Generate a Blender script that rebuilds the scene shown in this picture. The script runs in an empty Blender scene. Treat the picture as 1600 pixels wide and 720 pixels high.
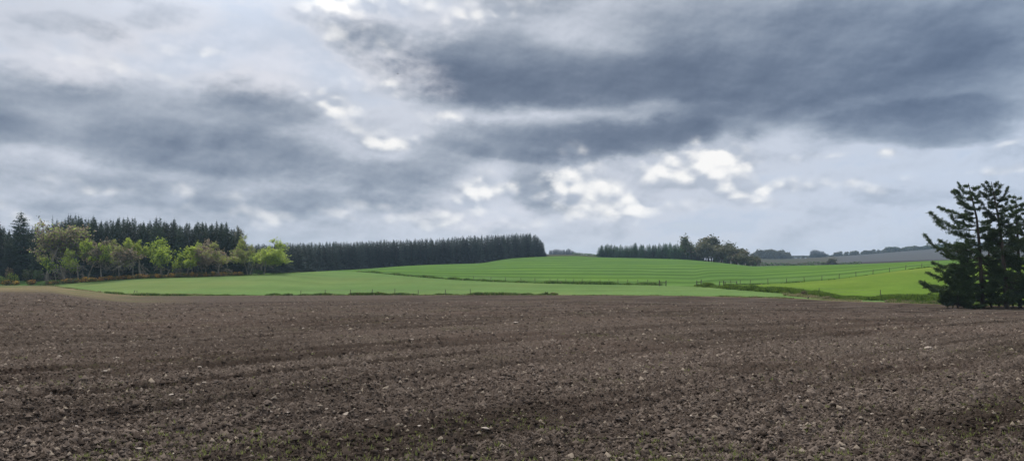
import bpy, math, random
import numpy as np
from mathutils import Vector

random.seed(7)
RNG = np.random.default_rng(11)
SC = bpy.context.scene
COL = SC.collection
FOC, HOR, CAMH = 1155.0, 425.0, 1.6          # focal length and horizon row in photo pixels, eye height


# ------------------------------------------------------------------ helpers
def srgb(r, g, b):
    f = lambda c: (c / 255 / 12.92) if c <= 10 else ((c / 255 + .055) / 1.055) ** 2.4
    return (f(r), f(g), f(b))


def smooth(a, b, x):
    t = np.clip((np.asarray(x, float) - a) / (b - a), 0, 1)
    return t * t * (3 - 2 * t)


def hash2(ix, iy, seed):
    h = (ix.astype(np.int64) * 374761393 + iy.astype(np.int64) * 668265263 + seed * 974711) & 0x7fffffff
    h = ((h ^ (h >> 13)) * 1274126177) & 0x7fffffff
    h = h ^ (h >> 16)
    return (h & 0xffffff) / float(0xffffff)


def vnoise(x, y, seed=0):
    ix, iy = np.floor(x), np.floor(y)
    fx, fy = x - ix, y - iy
    fx = fx * fx * (3 - 2 * fx)
    fy = fy * fy * (3 - 2 * fy)
    a, b = hash2(ix, iy, seed), hash2(ix + 1, iy, seed)
    c, d = hash2(ix, iy + 1, seed), hash2(ix + 1, iy + 1, seed)
    return (a + (b - a) * fx) * (1 - fy) + (c + (d - c) * fx) * fy


def fbm(x, y, seed=0, octs=4):
    s, a, t = 0, .5, 0
    for o in range(octs):
        s = s + a * vnoise(x * 2 ** o + 17.3 * o, y * 2 ** o - 9.1 * o, seed + o)
        t += a
        a *= .55
    return s / t


def slopes(Xk, Yk):
    """monotone cubic slopes along the last axis"""
    h = np.diff(Xk, axis=-1)
    d = np.diff(Yk, axis=-1) / h
    m = np.zeros_like(Yk)
    d0, d1, h0, h1 = d[..., :-1], d[..., 1:], h[..., :-1], h[..., 1:]
    w1, w2 = 2 * h1 + h0, h1 + 2 * h0
    ok = d0 * d1 > 0
    with np.errstate(divide='ignore', invalid='ignore'):
        mm = (w1 + w2) / (w1 / np.where(ok, d0, 1) + w2 / np.where(ok, d1, 1))
    m[..., 1:-1] = np.where(ok, mm, 0)
    m[..., 0] = d[..., 0]
    m[..., -1] = d[..., -1]
    return m


def hermite(x, x0, x1, y0, y1, m0, m1):
    h = x1 - x0
    t = np.clip((x - x0) / h, 0, 1)
    return ((1 + 2 * t) * (1 - t) ** 2 * y0 + t * (1 - t) ** 2 * h * m0
            + t * t * (3 - 2 * t) * y1 + t * t * (t - 1) * h * m1)


class Curve:
    def __init__(self, pts):
        a = np.array(sorted(pts), float)
        self.x, self.y = a[:, 0], a[:, 1]
        self.m = slopes(self.x, self.y)

    def __call__(self, x):
        x = np.clip(np.asarray(x, float), self.x[0], self.x[-1])
        i = np.clip(np.searchsorted(self.x, x, side='right') - 1, 0, len(self.x) - 2)
        return hermite(x, self.x[i], self.x[i + 1], self.y[i], self.y[i + 1], self.m[i], self.m[i + 1])


# ------------------------------------------------------------------ the lie of the land
# boundaries of the fields: (bearing as photo column, distance in m, apparent row)
B1 = [(-600, 232, 447), (0, 232, 446.5), (72, 230, 446.5), (110, 205, 451), (150, 186, 456), (190, 173, 460), (230, 165, 462),
      (400, 162, 461.5), (600, 158, 461), (850, 152, 461), (1000, 146, 461.7), (1150, 137, 464), (1250, 130, 467),
      (1300, 126, 470), (1400, 119, 473), (1500, 112, 476), (1600, 106, 478.5), (2200, 85, 488)]
B2 = [(-600, 238, 446), (0, 238, 445.5), (72, 235, 445), (110, 236, 442.5), (150, 238, 440), (200, 240, 436.5), (300, 243, 433), (400, 246, 429.5),
      (430, 251, 428), (520, 300, 424), (560, 288, 424.7), (600, 262, 428.3), (650, 240, 433), (700, 228, 436.7), (760, 218, 440),
      (850, 208, 443), (950, 200, 444.8), (1040, 192, 446.3), (1090, 184, 448), (1130, 170, 451.5), (1200, 151, 457),
      (1270, 138, 463), (1310, 131, 468), (1400, 123.5, 471), (1500, 117, 474), (1600, 111, 476.5), (2200, 90, 485)]
BF = [(-600, 246, 445), (200, 250, 436), (400, 254, 429), (430, 258, 427.8), (520, 335, 423.4), (560, 345, 422.8), (640, 335, 422),
      (700, 325, 423), (850, 335, 418.5), (900, 335, 418), (1000, 330, 419), (1040, 265, 430), (1090, 189, 446.8), (1130, 186, 445.3),
      (1172, 182, 444.7), (1200, 181, 443.7), (1256, 182, 440.2), (1311, 185, 435.5), (1364, 188, 428.6), (1415, 190, 421.6),
      (1440, 192, 418.6), (1500, 196, 413), (1600, 200, 406), (2200, 205, 385)]
B3 = [(-600, 300, 440), (200, 300, 433), (400, 300, 427), (430, 310, 426.8), (520, 400, 422.6), (560, 425, 420.6), (640, 450, 415), (700, 460, 412.6),
      (750, 470, 411), (775, 490, 407), (800, 512, 403.6), (850, 532, 401), (900, 560, 400), (930, 570, 401.7), (1000, 560, 403.3),
      (1060, 540, 405), (1100, 520, 408), (1150, 490, 413), (1180, 470, 416), (1200, 445, 415.5), (1300, 420, 413.6), (1400, 400, 410),
      (1450, 390, 407.5), (1600, 380, 402), (2200, 360, 392)]
B4 = [(-600, 700, 432), (430, 700, 424), (640, 750, 416), (800, 850, 402.5), (850, 880, 399.5), (930, 880, 399.8), (1000, 850, 405), (1100, 800, 411),
      (1180, 760, 416.5), (1300, 760, 415.5), (1400, 760, 411.5), (1450, 760, 409), (1600, 760, 404), (2200, 760, 395)]
B6 = [(-600, 1500, 432), (800, 1500, 412), (1100, 1500, 407), (1180, 1500, 404), (1240, 1500, 404.3), (1290, 1500, 402), (1350, 1500, 398.5), (1400, 1500, 394.5),
      (1450, 1500, 391), (1520, 1500, 387), (1600, 1500, 383), (2200, 1500, 373)]
D1, P1 = Curve([(a, b) for a, b, c in B1]), Curve([(a, c) for a, b, c in B1])
D2, P2 = Curve([(a, b) for a, b, c in B2]), Curve([(a, c) for a, b, c in B2])
DF, PF = Curve([(a, b) for a, b, c in BF]), Curve([(a, c) for a, b, c in BF])
D3, P3 = Curve([(a, b) for a, b, c in B3]), Curve([(a, c) for a, b, c in B3])
D4, P4 = Curve([(a, b) for a, b, c in B4]), Curve([(a, c) for a, b, c in B4])
D6, P6 = Curve([(a, b) for a, b, c in B6]), Curve([(a, c) for a, b, c in B6])
BANK = Curve([(-600, 0), (555, 0), (600, .35), (700, .3), (1000, .22), (1035, .25), (1045, 0), (1085, 0), (1093, .3), (1150, .55), (1450, .6), (1700, .4), (2200, .4)])


def terrain(X, Y, bank=True):
    X, Y = np.broadcast_arrays(np.asarray(X, float), np.asarray(Y, float))
    px = np.clip(800 + FOC * X / np.maximum(Y, 2.0), -600, 2200)
    z = lambda D, P: CAMH + (HOR - P) / FOC * D
    d = [D1(px), D2(px), DF(px), D3(px), D4(px), D6(px)]
    p = [P1(px), P2(px), PF(px), P3(px), P4(px), P6(px)]
    one = np.ones_like(px)
    Yk = np.stack([-300 * one, -5 * one] + d + [4200 * one, 7000 * one], -1)
    zz = [z(a, b) for a, b in zip(d, p)]
    Zk = np.stack([1.0 * one, 0 * one] + zz + [np.minimum(zz[5] - 25, 6.0), 2.0 * one], -1)
    M = slopes(Yk, Zk)
    M[..., 1] = -.012
    i = np.clip((Y[..., None] >= Yk).sum(-1) - 1, 0, Yk.shape[-1] - 2)
    tk = lambda A, j: np.take_along_axis(A, j[..., None], -1)[..., 0]
    Z = hermite(Y, tk(Yk, i), tk(Yk, i + 1), tk(Zk, i), tk(Zk, i + 1), tk(M, i), tk(M, i + 1))
    if bank:
        off = (Y - d[1]) / np.where(px > 1085, 2.2, 1.6)
        Z = Z + BANK(px) * np.exp(-(off - .9) ** 2)
    return Z


def at(px, D, dz=0.0):
    """ground point on the bearing of photo column px at distance D"""
    X = (px - 800) / FOC * D
    return Vector((X, float(D), float(terrain(X, D)) + dz))


def hit(px, py):
    """where the sight line through a photo pixel meets the ground of the ploughed field"""
    Y = np.linspace(3, 170, 6000)
    X = (px - 800) / FOC * Y
    d = terrain(X, Y) - (CAMH + (HOR - py) / FOC * Y)
    k = int(np.argmax(d >= 0))
    return (float(X[k]), float(Y[k])) if d[k] >= 0 else (float(X[-1]), float(Y[-1]))


# ------------------------------------------------------------------ objects
def tag(o, label=None, cat=None, group=None, kind=None):
    if label: o['label'] = label
    if cat: o['category'] = cat
    if group: o['group'] = group
    if kind: o['kind'] = kind
    return o


def empty(name, loc=(0, 0, 0), rz=0.0):
    o = bpy.data.objects.new(name, None)
    o.empty_display_size = .3
    o.location = loc
    o.rotation_euler.z = rz
    COL.objects.link(o)
    return o


def mesh(name, V, faces, mats, attrs=None, smooth_shade=False, mat_idx=None):
    """faces: list of (n,k) integer arrays"""
    me = bpy.data.meshes.new(name)
    V = np.asarray(V, np.float32).reshape(-1, 3)
    faces = [np.asarray(f, np.int32) for f in faces if len(f)]
    loops = np.concatenate([f.ravel() for f in faces])
    sizes = np.concatenate([np.full(len(f), f.shape[1], np.int32) for f in faces])
    starts = np.concatenate([[0], np.cumsum(sizes)[:-1]]).astype(np.int32)
    me.vertices.add(len(V)); me.vertices.foreach_set('co', V.ravel())
    me.loops.add(len(loops)); me.loops.foreach_set('vertex_index', loops)
    me.polygons.add(len(sizes)); me.polygons.foreach_set('loop_start', starts); me.polygons.foreach_set('loop_total', sizes)
    for m in (mats if isinstance(mats, (list, tuple)) else [mats]):
        me.materials.append(m)
    if mat_idx is not None:
        me.polygons.foreach_set('material_index', np.asarray(mat_idx, np.int32))
    if smooth_shade:
        me.polygons.foreach_set('use_smooth', np.ones(len(sizes), bool))
    for k, v in (attrs or {}).items():
        a = me.attributes.new(k, 'FLOAT', 'POINT')
        a.data.foreach_set('value', np.asarray(v, np.float32).ravel())
    me.update(calc_edges=True)
    return me


def link(name, me, parent=None, loc=None):
    o = bpy.data.objects.new(name, me)
    COL.objects.link(o)
    if parent is not None: o.parent = parent
    if loc is not None: o.location = loc
    return o


def copy_tree(o, parent=None):
    c = o.copy()
    COL.objects.link(c)
    if parent is not None: c.parent = parent
    for ch in list(o.children):
        copy_tree(ch, c)
    return c


class MB:
    def __init__(self):
        self.V, self.F3, self.F4, self.n = [], [], [], 0

    def add(self, V, F):
        V = np.asarray(V, float).reshape(-1, 3); F = np.asarray(F, int)
        (self.F3 if F.shape[1] == 3 else self.F4).append(F + self.n)
        self.V.append(V); self.n += len(V)

    def tube(self, P, R, k=6, cap=True):
        P = [np.asarray(p, float) for p in P]
        rings = []
        for i, p in enumerate(P):
            t = P[min(i + 1, len(P) - 1)] - P[max(i - 1, 0)]
            t = t / (np.linalg.norm(t) + 1e-9)
            u = np.cross(t, [0, 0, 1.0] if abs(t[2]) < .9 else [1.0, 0, 0]); u /= np.linalg.norm(u)
            v = np.cross(t, u)
            a = np.arange(k) * 2 * math.pi / k
            rings.append(p + R[i] * (np.cos(a)[:, None] * u + np.sin(a)[:, None] * v))
        V = np.concatenate(rings)
        F = []
        for i in range(len(P) - 1):
            for j in range(k):
                F.append((i * k + j, i * k + (j + 1) % k, (i + 1) * k + (j + 1) % k, (i + 1) * k + j))
        self.add(V, F)
        if cap and k == 4:
            self.add(rings[-1], [(0, 1, 2, 3)])
        elif cap:
            self.add(np.concatenate([rings[-1], [P[-1]]]), [(j, (j + 1) % k, k) for j in range(k)])

    def box(self, c, s, rz=0.0):
        c = np.asarray(c, float); s = np.asarray(s, float) / 2
        V = np.array([(x, y, z) for x in (-1, 1) for y in (-1, 1) for z in (-1, 1)]) * s
        q = np.array([[math.cos(rz), math.sin(rz), 0], [-math.sin(rz), math.cos(rz), 0], [0, 0, 1]])
        self.add(V @ q + c, [(0, 1, 3, 2), (4, 6, 7, 5), (0, 4, 5, 1), (2, 3, 7, 6), (0, 2, 6, 4), (1, 5, 7, 3)])

    def build(self, name, mats, smooth_shade=False):
        fs = [np.concatenate(f) for f in (self.F3, self.F4) if f]
        return mesh(name, np.concatenate(self.V), fs, mats, smooth_shade=smooth_shade)


def cards(C, A, B, tri=False):
    """leaf faces: centre C, half-axis A (length), B (width); diamonds or triangles -> V, F"""
    n = len(C)
    if tri:
        V = np.stack([C - B, C + B, C + A], 1)
        F = np.arange(n * 3).reshape(n, 3)
    else:
        V = np.stack([C - A, C - B * .9 - A * .1, C + A, C + B * .9 - A * .1], 1)
        F = np.arange(n * 4).reshape(n, 4)
    return V.reshape(-1, 3), F


def rnd_dirs(n, rng, zbias=0.0):
    d = rng.normal(size=(n, 3)); d[:, 2] += zbias
    return d / np.linalg.norm(d, axis=1)[:, None]


def perp(d, rng):
    r = rng.normal(size=d.shape)
    p = np.cross(d, r)
    return p / (np.linalg.norm(p, axis=1)[:, None] + 1e-9)


# ------------------------------------------------------------------ materials
class NT:
    def __init__(self, tree): self.t, self.L = tree, tree.links

    def node(self, typ, ins=None, **kw):
        n = self.t.nodes.new(typ)
        for k, v in kw.items(): setattr(n, k, v)
        for k, v in (ins or {}).items(): self.put(n.inputs[k], v)
        return n

    def put(self, sock, v):
        if isinstance(v, bpy.types.NodeSocket): self.L.new(v, sock)
        else:
            if hasattr(sock.default_value, '__len__') and len(sock.default_value) == 4 and len(v) == 3: v = (*v, 1)
            sock.default_value = v

    def m(self, op, a, b=0.0, c=0.0, clamp=False):
        n = self.node('ShaderNodeMath', operation=op, use_clamp=clamp)
        for i, v in enumerate((a, b, c)): self.put(n.inputs[i], v)
        return n.outputs[0]

    def vm(self, op, a, b=(0, 0, 0)):
        n = self.node('ShaderNodeVectorMath', operation=op)
        self.put(n.inputs[0], a)
        if op == 'SCALE': self.put(n.inputs['Scale'], b)
        else: self.put(n.inputs[1], b)
        return n.outputs[0]

    def mix(self, f, a, b):
        n = self.node('ShaderNodeMix', data_type='RGBA')
        self.put(n.inputs[0], f); self.put(n.inputs[6], a); self.put(n.inputs[7], b)
        return n.outputs[2]

    def ss(self, x, a, b, lo=0.0, hi=1.0):
        n = self.node('ShaderNodeMapRange', interpolation_type='SMOOTHSTEP')
        for i, v in enumerate((x, a, b, lo, hi)): self.put(n.inputs[i], v)
        return n.outputs[0]

    def noise(self, vec, scale, detail=4, rough=.55, out=0, dist=0.0):
        n = self.node('ShaderNodeTexNoise', {'Scale': scale, 'Detail': detail, 'Roughness': rough, 'Distortion': dist})
        if vec is not None: self.L.new(vec, n.inputs['Vector'])
        return n.outputs[out]

    def attr(self, name): return self.node('ShaderNodeAttribute', attribute_name=name).outputs['Fac']

    def bump(self, h, strength=.5, dist=.05):
        return self.node('ShaderNodeBump', {'Height': h, 'Strength': strength, 'Distance': dist}).outputs[0]


def new_mat(name):
    m = bpy.data.materials.new(name); m.use_nodes = True
    m.node_tree.nodes.clear()
    T = NT(m.node_tree)
    T.out = T.node('ShaderNodeOutputMaterial')
    return m, T


def principled(T, col, rough=.9, nor=None, spec=.2):
    p = T.node('ShaderNodeBsdfPrincipled', {'Base Color': col, 'Roughness': rough, 'Specular IOR Level': spec})
    if nor is not None: T.L.new(nor, p.inputs['Normal'])
    T.L.new(p.outputs[0], T.out.inputs[0])
    return p


def leaf_mat(name, c0, c1, trans=.35, tcol=None, obj_var=.25, rough=.6):
    """foliage: every leaf face between two greens, every tree a little different, light coming through"""
    m, T = new_mat(name)
    g = T.node('ShaderNodeNewGeometry')
    oi = T.node('ShaderNodeObjectInfo')
    f = T.m('ADD', T.m('MULTIPLY', g.outputs['Random Per Island'], .7), T.m('MULTIPLY', oi.outputs['Random'], .3))
    c = T.mix(f, c0, c1)
    hs = T.node('ShaderNodeHueSaturation', {'Color': c, 'Value': T.m('ADD', 1 - obj_var / 2, T.m('MULTIPLY', oi.outputs['Random'], obj_var)),
                                            'Hue': T.m('ADD', .49, T.m('MULTIPLY', oi.outputs['Random'], .02))})
    d = T.node('ShaderNodeBsdfPrincipled', {'Base Color': hs.outputs[0], 'Roughness': rough, 'Specular IOR Level': .15})
    t = T.node('ShaderNodeBsdfTranslucent', {'Color': tcol if tcol else hs.outputs[0]})
    mx = T.node('ShaderNodeMixShader', {0: trans})
    T.L.new(d.outputs[0], mx.inputs[1]); T.L.new(t.outputs[0], mx.inputs[2]); T.L.new(mx.outputs[0], T.out.inputs[0])
    return m


def bark_mat(name, c0, c1, scale=3.0):
    m, T = new_mat(name)
    pos = T.node('ShaderNodeNewGeometry').outputs['Position']
    st = T.vm('MULTIPLY', pos, (1, 1, .25))
    n = T.noise(st, scale, 5, .65)
    principled(T, T.mix(T.ss(n, .3, .7), c0, c1), .95, T.bump(n, .6, .05), .1)
    return m


def soil_mat(name, far=False):
    m, T = new_mat(name)
    pos = T.node('ShaderNodeNewGeometry').outputs['Position']
    wet_shade = T.attr('wet_shade'); tan = T.attr('tan')
    big = T.noise(pos, .07, 4, .6)
    mid = T.noise(pos, .9, 4, .65)
    fine = T.noise(pos, 14, 5, .7)
    crumb = T.noise(pos, 45, 4, .7)
    dry, moist_shade = (.119, .098, .085), (.035, .0275, .023)
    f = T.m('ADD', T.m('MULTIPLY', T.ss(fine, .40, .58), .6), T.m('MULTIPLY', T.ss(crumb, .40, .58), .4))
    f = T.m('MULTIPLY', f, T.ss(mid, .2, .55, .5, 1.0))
    f = T.m('MULTIPLY', f, T.m('SUBTRACT', 1.0, T.m('MULTIPLY', wet_shade, .95)))  # damp patches and painted furrow shade both pull towards the dark soil
    c = T.mix(f, moist_shade, dry)
    c = T.mix(T.ss(big, .4, .65, 0, .35), c, (.088, .064, .054))
    # dry grass and weeds creeping in along the corner of the field
    c = T.mix(T.m('MULTIPLY', tan, T.ss(mid, .2, .6, .3, .75)), c, T.mix(T.ss(big, .45, .6), (.19, .15, .085), (.11, .125, .05)))
    # a faint flush of weed seedlings
    c = T.mix(T.m('MULTIPLY', T.ss(T.noise(pos, .22, 3, .6), .52, .72), T.ss(T.noise(pos, 9, 3, .7), .5, .66, 0, .55)), c, (.085, .105, .03))
    # specks of small pale stone
    v = T.node('ShaderNodeTexVoronoi', {'Vector': pos, 'Scale': 5.5, 'Randomness': 1.0})
    sp = T.m('MULTIPLY', T.ss(v.outputs['Distance'], .1, .17, 1, 0), T.m('GREATER_THAN', T.node('ShaderNodeSeparateColor', {0: v.outputs['Color']}).outputs[0], .86))
    c = T.mix(T.m('MULTIPLY', sp, .8), c, (.24, .2, .17))
    h = T.m('ADD', T.m('MULTIPLY', fine, .7), T.m('MULTIPLY', crumb, .3))
    principled(T, c, .95, T.bump(h, .9, .06), 0.0)
    return m


def grass_mat(name, a, b, tint, stripe=.0, fine_scale=1.2, patch=.012, tint_amt=.6):
    m, T = new_mat(name)
    pos = T.node('ShaderNodeNewGeometry').outputs['Position']
    p = T.noise(pos, patch, 5, .6)
    q = T.noise(T.vm('MULTIPLY', pos, (1, .5, 1)), .12, 4, .65)
    r = T.noise(pos, fine_scale, 5, .75)
    w2 = T.noise(T.vm('MULTIPLY', pos, (.35, 1.0, 1)), .06, 6, .68)
    c = T.mix(T.m('ADD', T.m('MULTIPLY', T.ss(r, .35, .65), .45), T.m('MULTIPLY', T.ss(w2, .35, .65), .55)), tuple(x * .9 for x in a), b)
    c = T.mix(T.m('MULTIPLY', T.ss(p, .42, .66), tint_amt), c, tint)
    c = T.mix(T.ss(q, .35, .7, 0, .3), c, tuple(x * .72 for x in a))
    if name == 'far farmland':
        s = T.attr('stripe')
        c = T.mix(T.ss(s, 0, .45), c, (.062, .064, .066)); c = T.mix(T.ss(s, .5, 1.0), c, (.034, .027, .026))
    elif stripe:
        s = T.attr('stripe')
        c = T.mix(T.m('MULTIPLY', s, stripe), c, tuple(x * .42 for x in a))
    principled(T, c, .9, T.bump(r, .5, .15), 0.0)
    return m


def plain_mat(name, c0, c1, scale=4.0, rough=.9, bump=.3, bd=.02):
    m, T = new_mat(name)
    pos = T.node('ShaderNodeNewGeometry').outputs['Position']
    n = T.noise(pos, scale, 5, .65)
    oi = T.node('ShaderNodeObjectInfo').outputs['Random']
    c = T.mix(T.m('ADD', T.m('MULTIPLY', T.ss(n, .3, .7), .6), T.m('MULTIPLY', oi, .4)), c0, c1)
    principled(T, c, rough, T.bump(n, bump, bd), .15)
    return m


def clod_mat():
    m, T = new_mat('soil clods')
    g = T.node('ShaderNodeNewGeometry')
    r = g.outputs['Random Per Island']
    f = T.m('MULTIPLY', r, T.m('SUBTRACT', 1.0, T.m('MULTIPLY', T.attr('wet_shade'), .93)))  # crumbs take on the same damp and painted furrow shade
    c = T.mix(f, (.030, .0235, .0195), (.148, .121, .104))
    c = T.mix(T.m('MULTIPLY', T.m('GREATER_THAN', r, .965), .6), c, (.24, .205, .165))
    principled(T, c, .95, None, 0.0)
    return m


M = {}
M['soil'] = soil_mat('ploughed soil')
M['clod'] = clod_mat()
M['stone'] = plain_mat('field stone', (.2, .165, .135), (.38, .33, .29), 22, .85, .5, .01)
M['seedling'] = leaf_mat('weed seedling', (.13, .16, .045), (.22, .23, .09), .3)
M['near_grass'] = grass_mat('young barley', (.088, .152, .050), (.120, .186, .066), (.138, .158, .060), .26)
M['hill_grass'] = grass_mat('striped winter wheat', (.066, .132, .034), (.100, .174, .048), (.095, .175, .026), .62)
M['paddock'] = grass_mat('bright pasture', (.078, .140, .024), (.116, .182, .032), (.140, .168, .038))
M['far_land'] = grass_mat('far farmland', (.045, .052, .034), (.06, .062, .04), (.07, .055, .045), .9, .05, .004)
M['verge'] = leaf_mat('rough grass', (.06, .12, .02), (.14, .225, .04), .45)
M['lush'] = leaf_mat('lush bank grass', (.09, .17, .025), (.18, .28, .045), .5)
M['verge_dark'] = leaf_mat('dark rough grass', (.028, .06, .014), (.065, .11, .028), .25)
M['straw'] = leaf_mat('dead grass', (.2, .17, .09), (.32, .28, .17), .25)
M['spruce'] = leaf_mat('spruce needles', (.014, .03, .016), (.034, .058, .028), .12, obj_var=.8)
M['spruce_far'] = leaf_mat('blue spruce needles', (.015, .025, .020), (.038, .055, .040), .12, obj_var=1.1)
M['larch'] = leaf_mat('fresh conifer needles', (.026, .068, .028), (.055, .115, .045), .2, obj_var=.6)
M['pine'] = leaf_mat('pine needles', (.026, .048, .017), (.072, .105, .036), .28)
M['lime'] = leaf_mat('spring leaves', (.27, .37, .04), (.40, .48, .065), .5)
M['olive'] = leaf_mat('opening leaves', (.24, .31, .06), (.36, .43, .10), .5)
M['bud'] = leaf_mat('brown bud scales', (.21, .16, .11), (.32, .25, .175), .35)
M['mid_leaf'] = leaf_mat('green leaves', (.05, .10, .025), (.09, .16, .04), .35)
M['dull'] = leaf_mat('bare brown green twigs', (.075, .088, .045), (.13, .127, .075), .25)
M['gorse'] = leaf_mat('gorse green', (.06, .08, .02), (.12, .12, .035), .15)
M['gorse_bloom'] = leaf_mat('gorse flowers', (.42, .22, .02), (.60, .36, .04), .2)
M['bracken'] = leaf_mat('dead bracken', (.13, .07, .03), (.22, .13, .06), .15)
M['bark'] = bark_mat('dark bark', (.035, .028, .022), (.08, .065, .05))
M['bark_pale'] = bark_mat('pale lichened bark', (.12, .11, .085), (.25, .23, .19))
M['wood'] = bark_mat('weathered post', (.05, .042, .034), (.12, .105, .09), 6)
M['wire'] = plain_mat('rusty wire', (.10, .09, .085), (.16, .15, .145), 3, .5)
M['feather'] = plain_mat('dark feathers', (.02, .016, .014), (.05, .035, .03), 20, .7)
M['beak'] = plain_mat('beak', (.12, .09, .05), (.16, .12, .07), 20, .5)


# ------------------------------------------------------------------ ground
def row_u(X, Y):
    """coordinate across the drilling rows, which bend gently over the field"""
    xc = np.clip(X, -14, 0)
    G = X - .028 * xc ** 2 + np.minimum(X + 14, 0) * .78
    return Y - G


def patch(name, pxs, Y0f, Y1f, n, power, mat, attrs=None, lift=0.0, ys=None):
    pxs = np.asarray(pxs, float)
    s = np.linspace(0, 1, n) ** power
    a, b = Y0f(pxs), Y1f(pxs)
    Y = a[None, :] + (b - a)[None, :] * s[:, None]
    Y = np.concatenate([Y[:1], Y])
    X = (pxs[None, :] - 800) / FOC * Y
    Z = terrain(X, Y) + lift
    Z[0] -= .5                                   # the turf edge goes down into the soil
    return grid(name, X, Y, Z, mat, attrs(X, Y) if attrs else None)


def grid(name, X, Y, Z, mat, attrs=None):
    r, c = X.shape
    idx = np.arange(r * c).reshape(r, c)
    F = np.stack([idx[:-1, :-1], idx[:-1, 1:], idx[1:, 1:], idx[1:, :-1]], -1).reshape(-1, 4)
    o = link(name, mesh(name, np.stack([X, Y, Z], -1), [F], mat, attrs, True))
    return tag(o, kind='structure')


def cells(X, Y, sc, seed, keep=1.0):
    """clods: a dome in every cell of a jittered lattice, each of its own size"""
    x, y = X * sc, Y * sc
    ix, iy = np.floor(x), np.floor(y)
    best = np.zeros_like(X)
    for dx in (-1, 0, 1):
        for dy in (-1, 0, 1):
            cx, cy_ = ix + dx, iy + dy
            px = cx + .15 + .7 * hash2(cx, cy_, seed); py = cy_ + .15 + .7 * hash2(cx, cy_, seed + 1)
            s = hash2(cx, cy_, seed + 2)
            s = np.where(hash2(cx, cy_, seed + 3) < keep, .35 + .65 * s, 0)
            d2 = ((x - px) ** 2 + (y - py) ** 2) / (.36 * s * s + 1e-6)
            best = np.maximum(best, s * np.sqrt(np.clip(1 - d2, 0, 1)))
    return best


RUTS = [(36.4, .8), (25.7, .7), (22.9, .6), (15.7, .6), (29.6, .35), (19.6, .4), (32.8, .4), (40.2, .55), (43.8, .8), (47.6, .5), (52.0, .9), (57.5, .5), (62.0, .8), (67.0, .5), (74.0, .9), (81.0, .6), (90.0, .8), (96.0, .6), (103.0, .8), (110.0, .6), (118.0, .9), (126.0, .6), (134.0, .9), (143.0, .7), (152.0, .9), (161.0, .6), (170.0, .8)]


def soil_shape(X, Y):
    """clods, drill rows and wheel ruts of the ploughed field: height, and darkness from damp patches and painted furrow shade"""
    R = np.hypot(X, Y)
    u = row_u(X, Y) + .5 * (fbm(X * .22, Y * .22, 5, 3) - .5)
    ph = (u / .9) % 1.0
    along = (X + Y) * .7071
    drill = .020 * np.cos(2 * math.pi * ph)
    rut = np.zeros_like(X); step = np.zeros_like(X)
    for c, s in RUTS:
        wob = .6 * (fbm(along * .07 + c, u * .02 + c, 9, 3) - .5)
        q = (u - c + wob) / (.24 + .015 * R)
        g = s * (.3 + .7 * smooth(.34, .55, fbm(along * .13 + 3 * c, along * .0 + c, 31, 3))) * np.exp(-q ** 2)
        rut = np.maximum(rut, g)
        step = step + g * q
    streak = fbm(u * .8, along * .04, 41, 4)
    fine_ = smooth(.45, .95, np.cos(2 * math.pi * (u + .5 * (fbm(along * .06, u * .05, 43, 3) - .5)) / 2.45)) * smooth(.36, .6, fbm(along * .09, u * .4, 44, 3)) * (1 - .5 * smooth(16, 8, R))
    grain = fbm(X * 1.7, Y * 1.7, 51, 3)
    fade = 1 - .45 * smooth(40, 120, R)
    cl_ = .06 * cells(X, Y, 5.0, 60, .2) + .05 * cells(X, Y, 9.5, 70, .55) + .035 * cells(X, Y, 17, 80, .8) + .02 * cells(X, Y, 36, 90)
    big = .14 * (fbm(X * .06, Y * .06, 12, 3) - .5)
    px = np.clip(800 + FOC * X / np.maximum(Y, 2), -600, 2200)
    rim = 1 - smooth(.93, .99, Y / D1(px))
    h = (cl_ + drill) * fade + (step * .17 - rut * .06 - fine_ * .05) * (1 - .4 * smooth(60, 120, R)) * rim + big * smooth(4, 14, R) * rim - .05 * rim
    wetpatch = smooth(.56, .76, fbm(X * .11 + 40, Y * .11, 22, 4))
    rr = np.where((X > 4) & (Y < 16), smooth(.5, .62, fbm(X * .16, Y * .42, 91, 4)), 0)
    wet_shade = rut * 1.25 * smooth(.2, .5, grain + .12) + .30 * wetpatch * (1 - smooth(30, 70, R)) + .5 * rr + .55 * fine_ * smooth(.2, .5, grain + .12) + .5 * smooth(.52, .70, streak)  # shade of furrow faces painted along ruts and drill lines, plus damp patches
    return h, np.clip(wet_shade, 0, 1)


def soil_attrs(X, Y):
    px = 800 + FOC * X / np.maximum(Y, 2)
    far = smooth(.45, .95, Y / D1(px))
    tan = smooth(330, 60, px + 120 * (fbm(X * .05, Y * .05, 3, 3) - .5)) * smooth(.5, .78, Y / D1(px) + .25 * (fbm(X * .04, Y * .09, 13, 3) - .5))
    edge = smooth(.975, .995, Y / D1(px)) * .5
    return np.clip(tan + edge, 0, 1)


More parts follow.
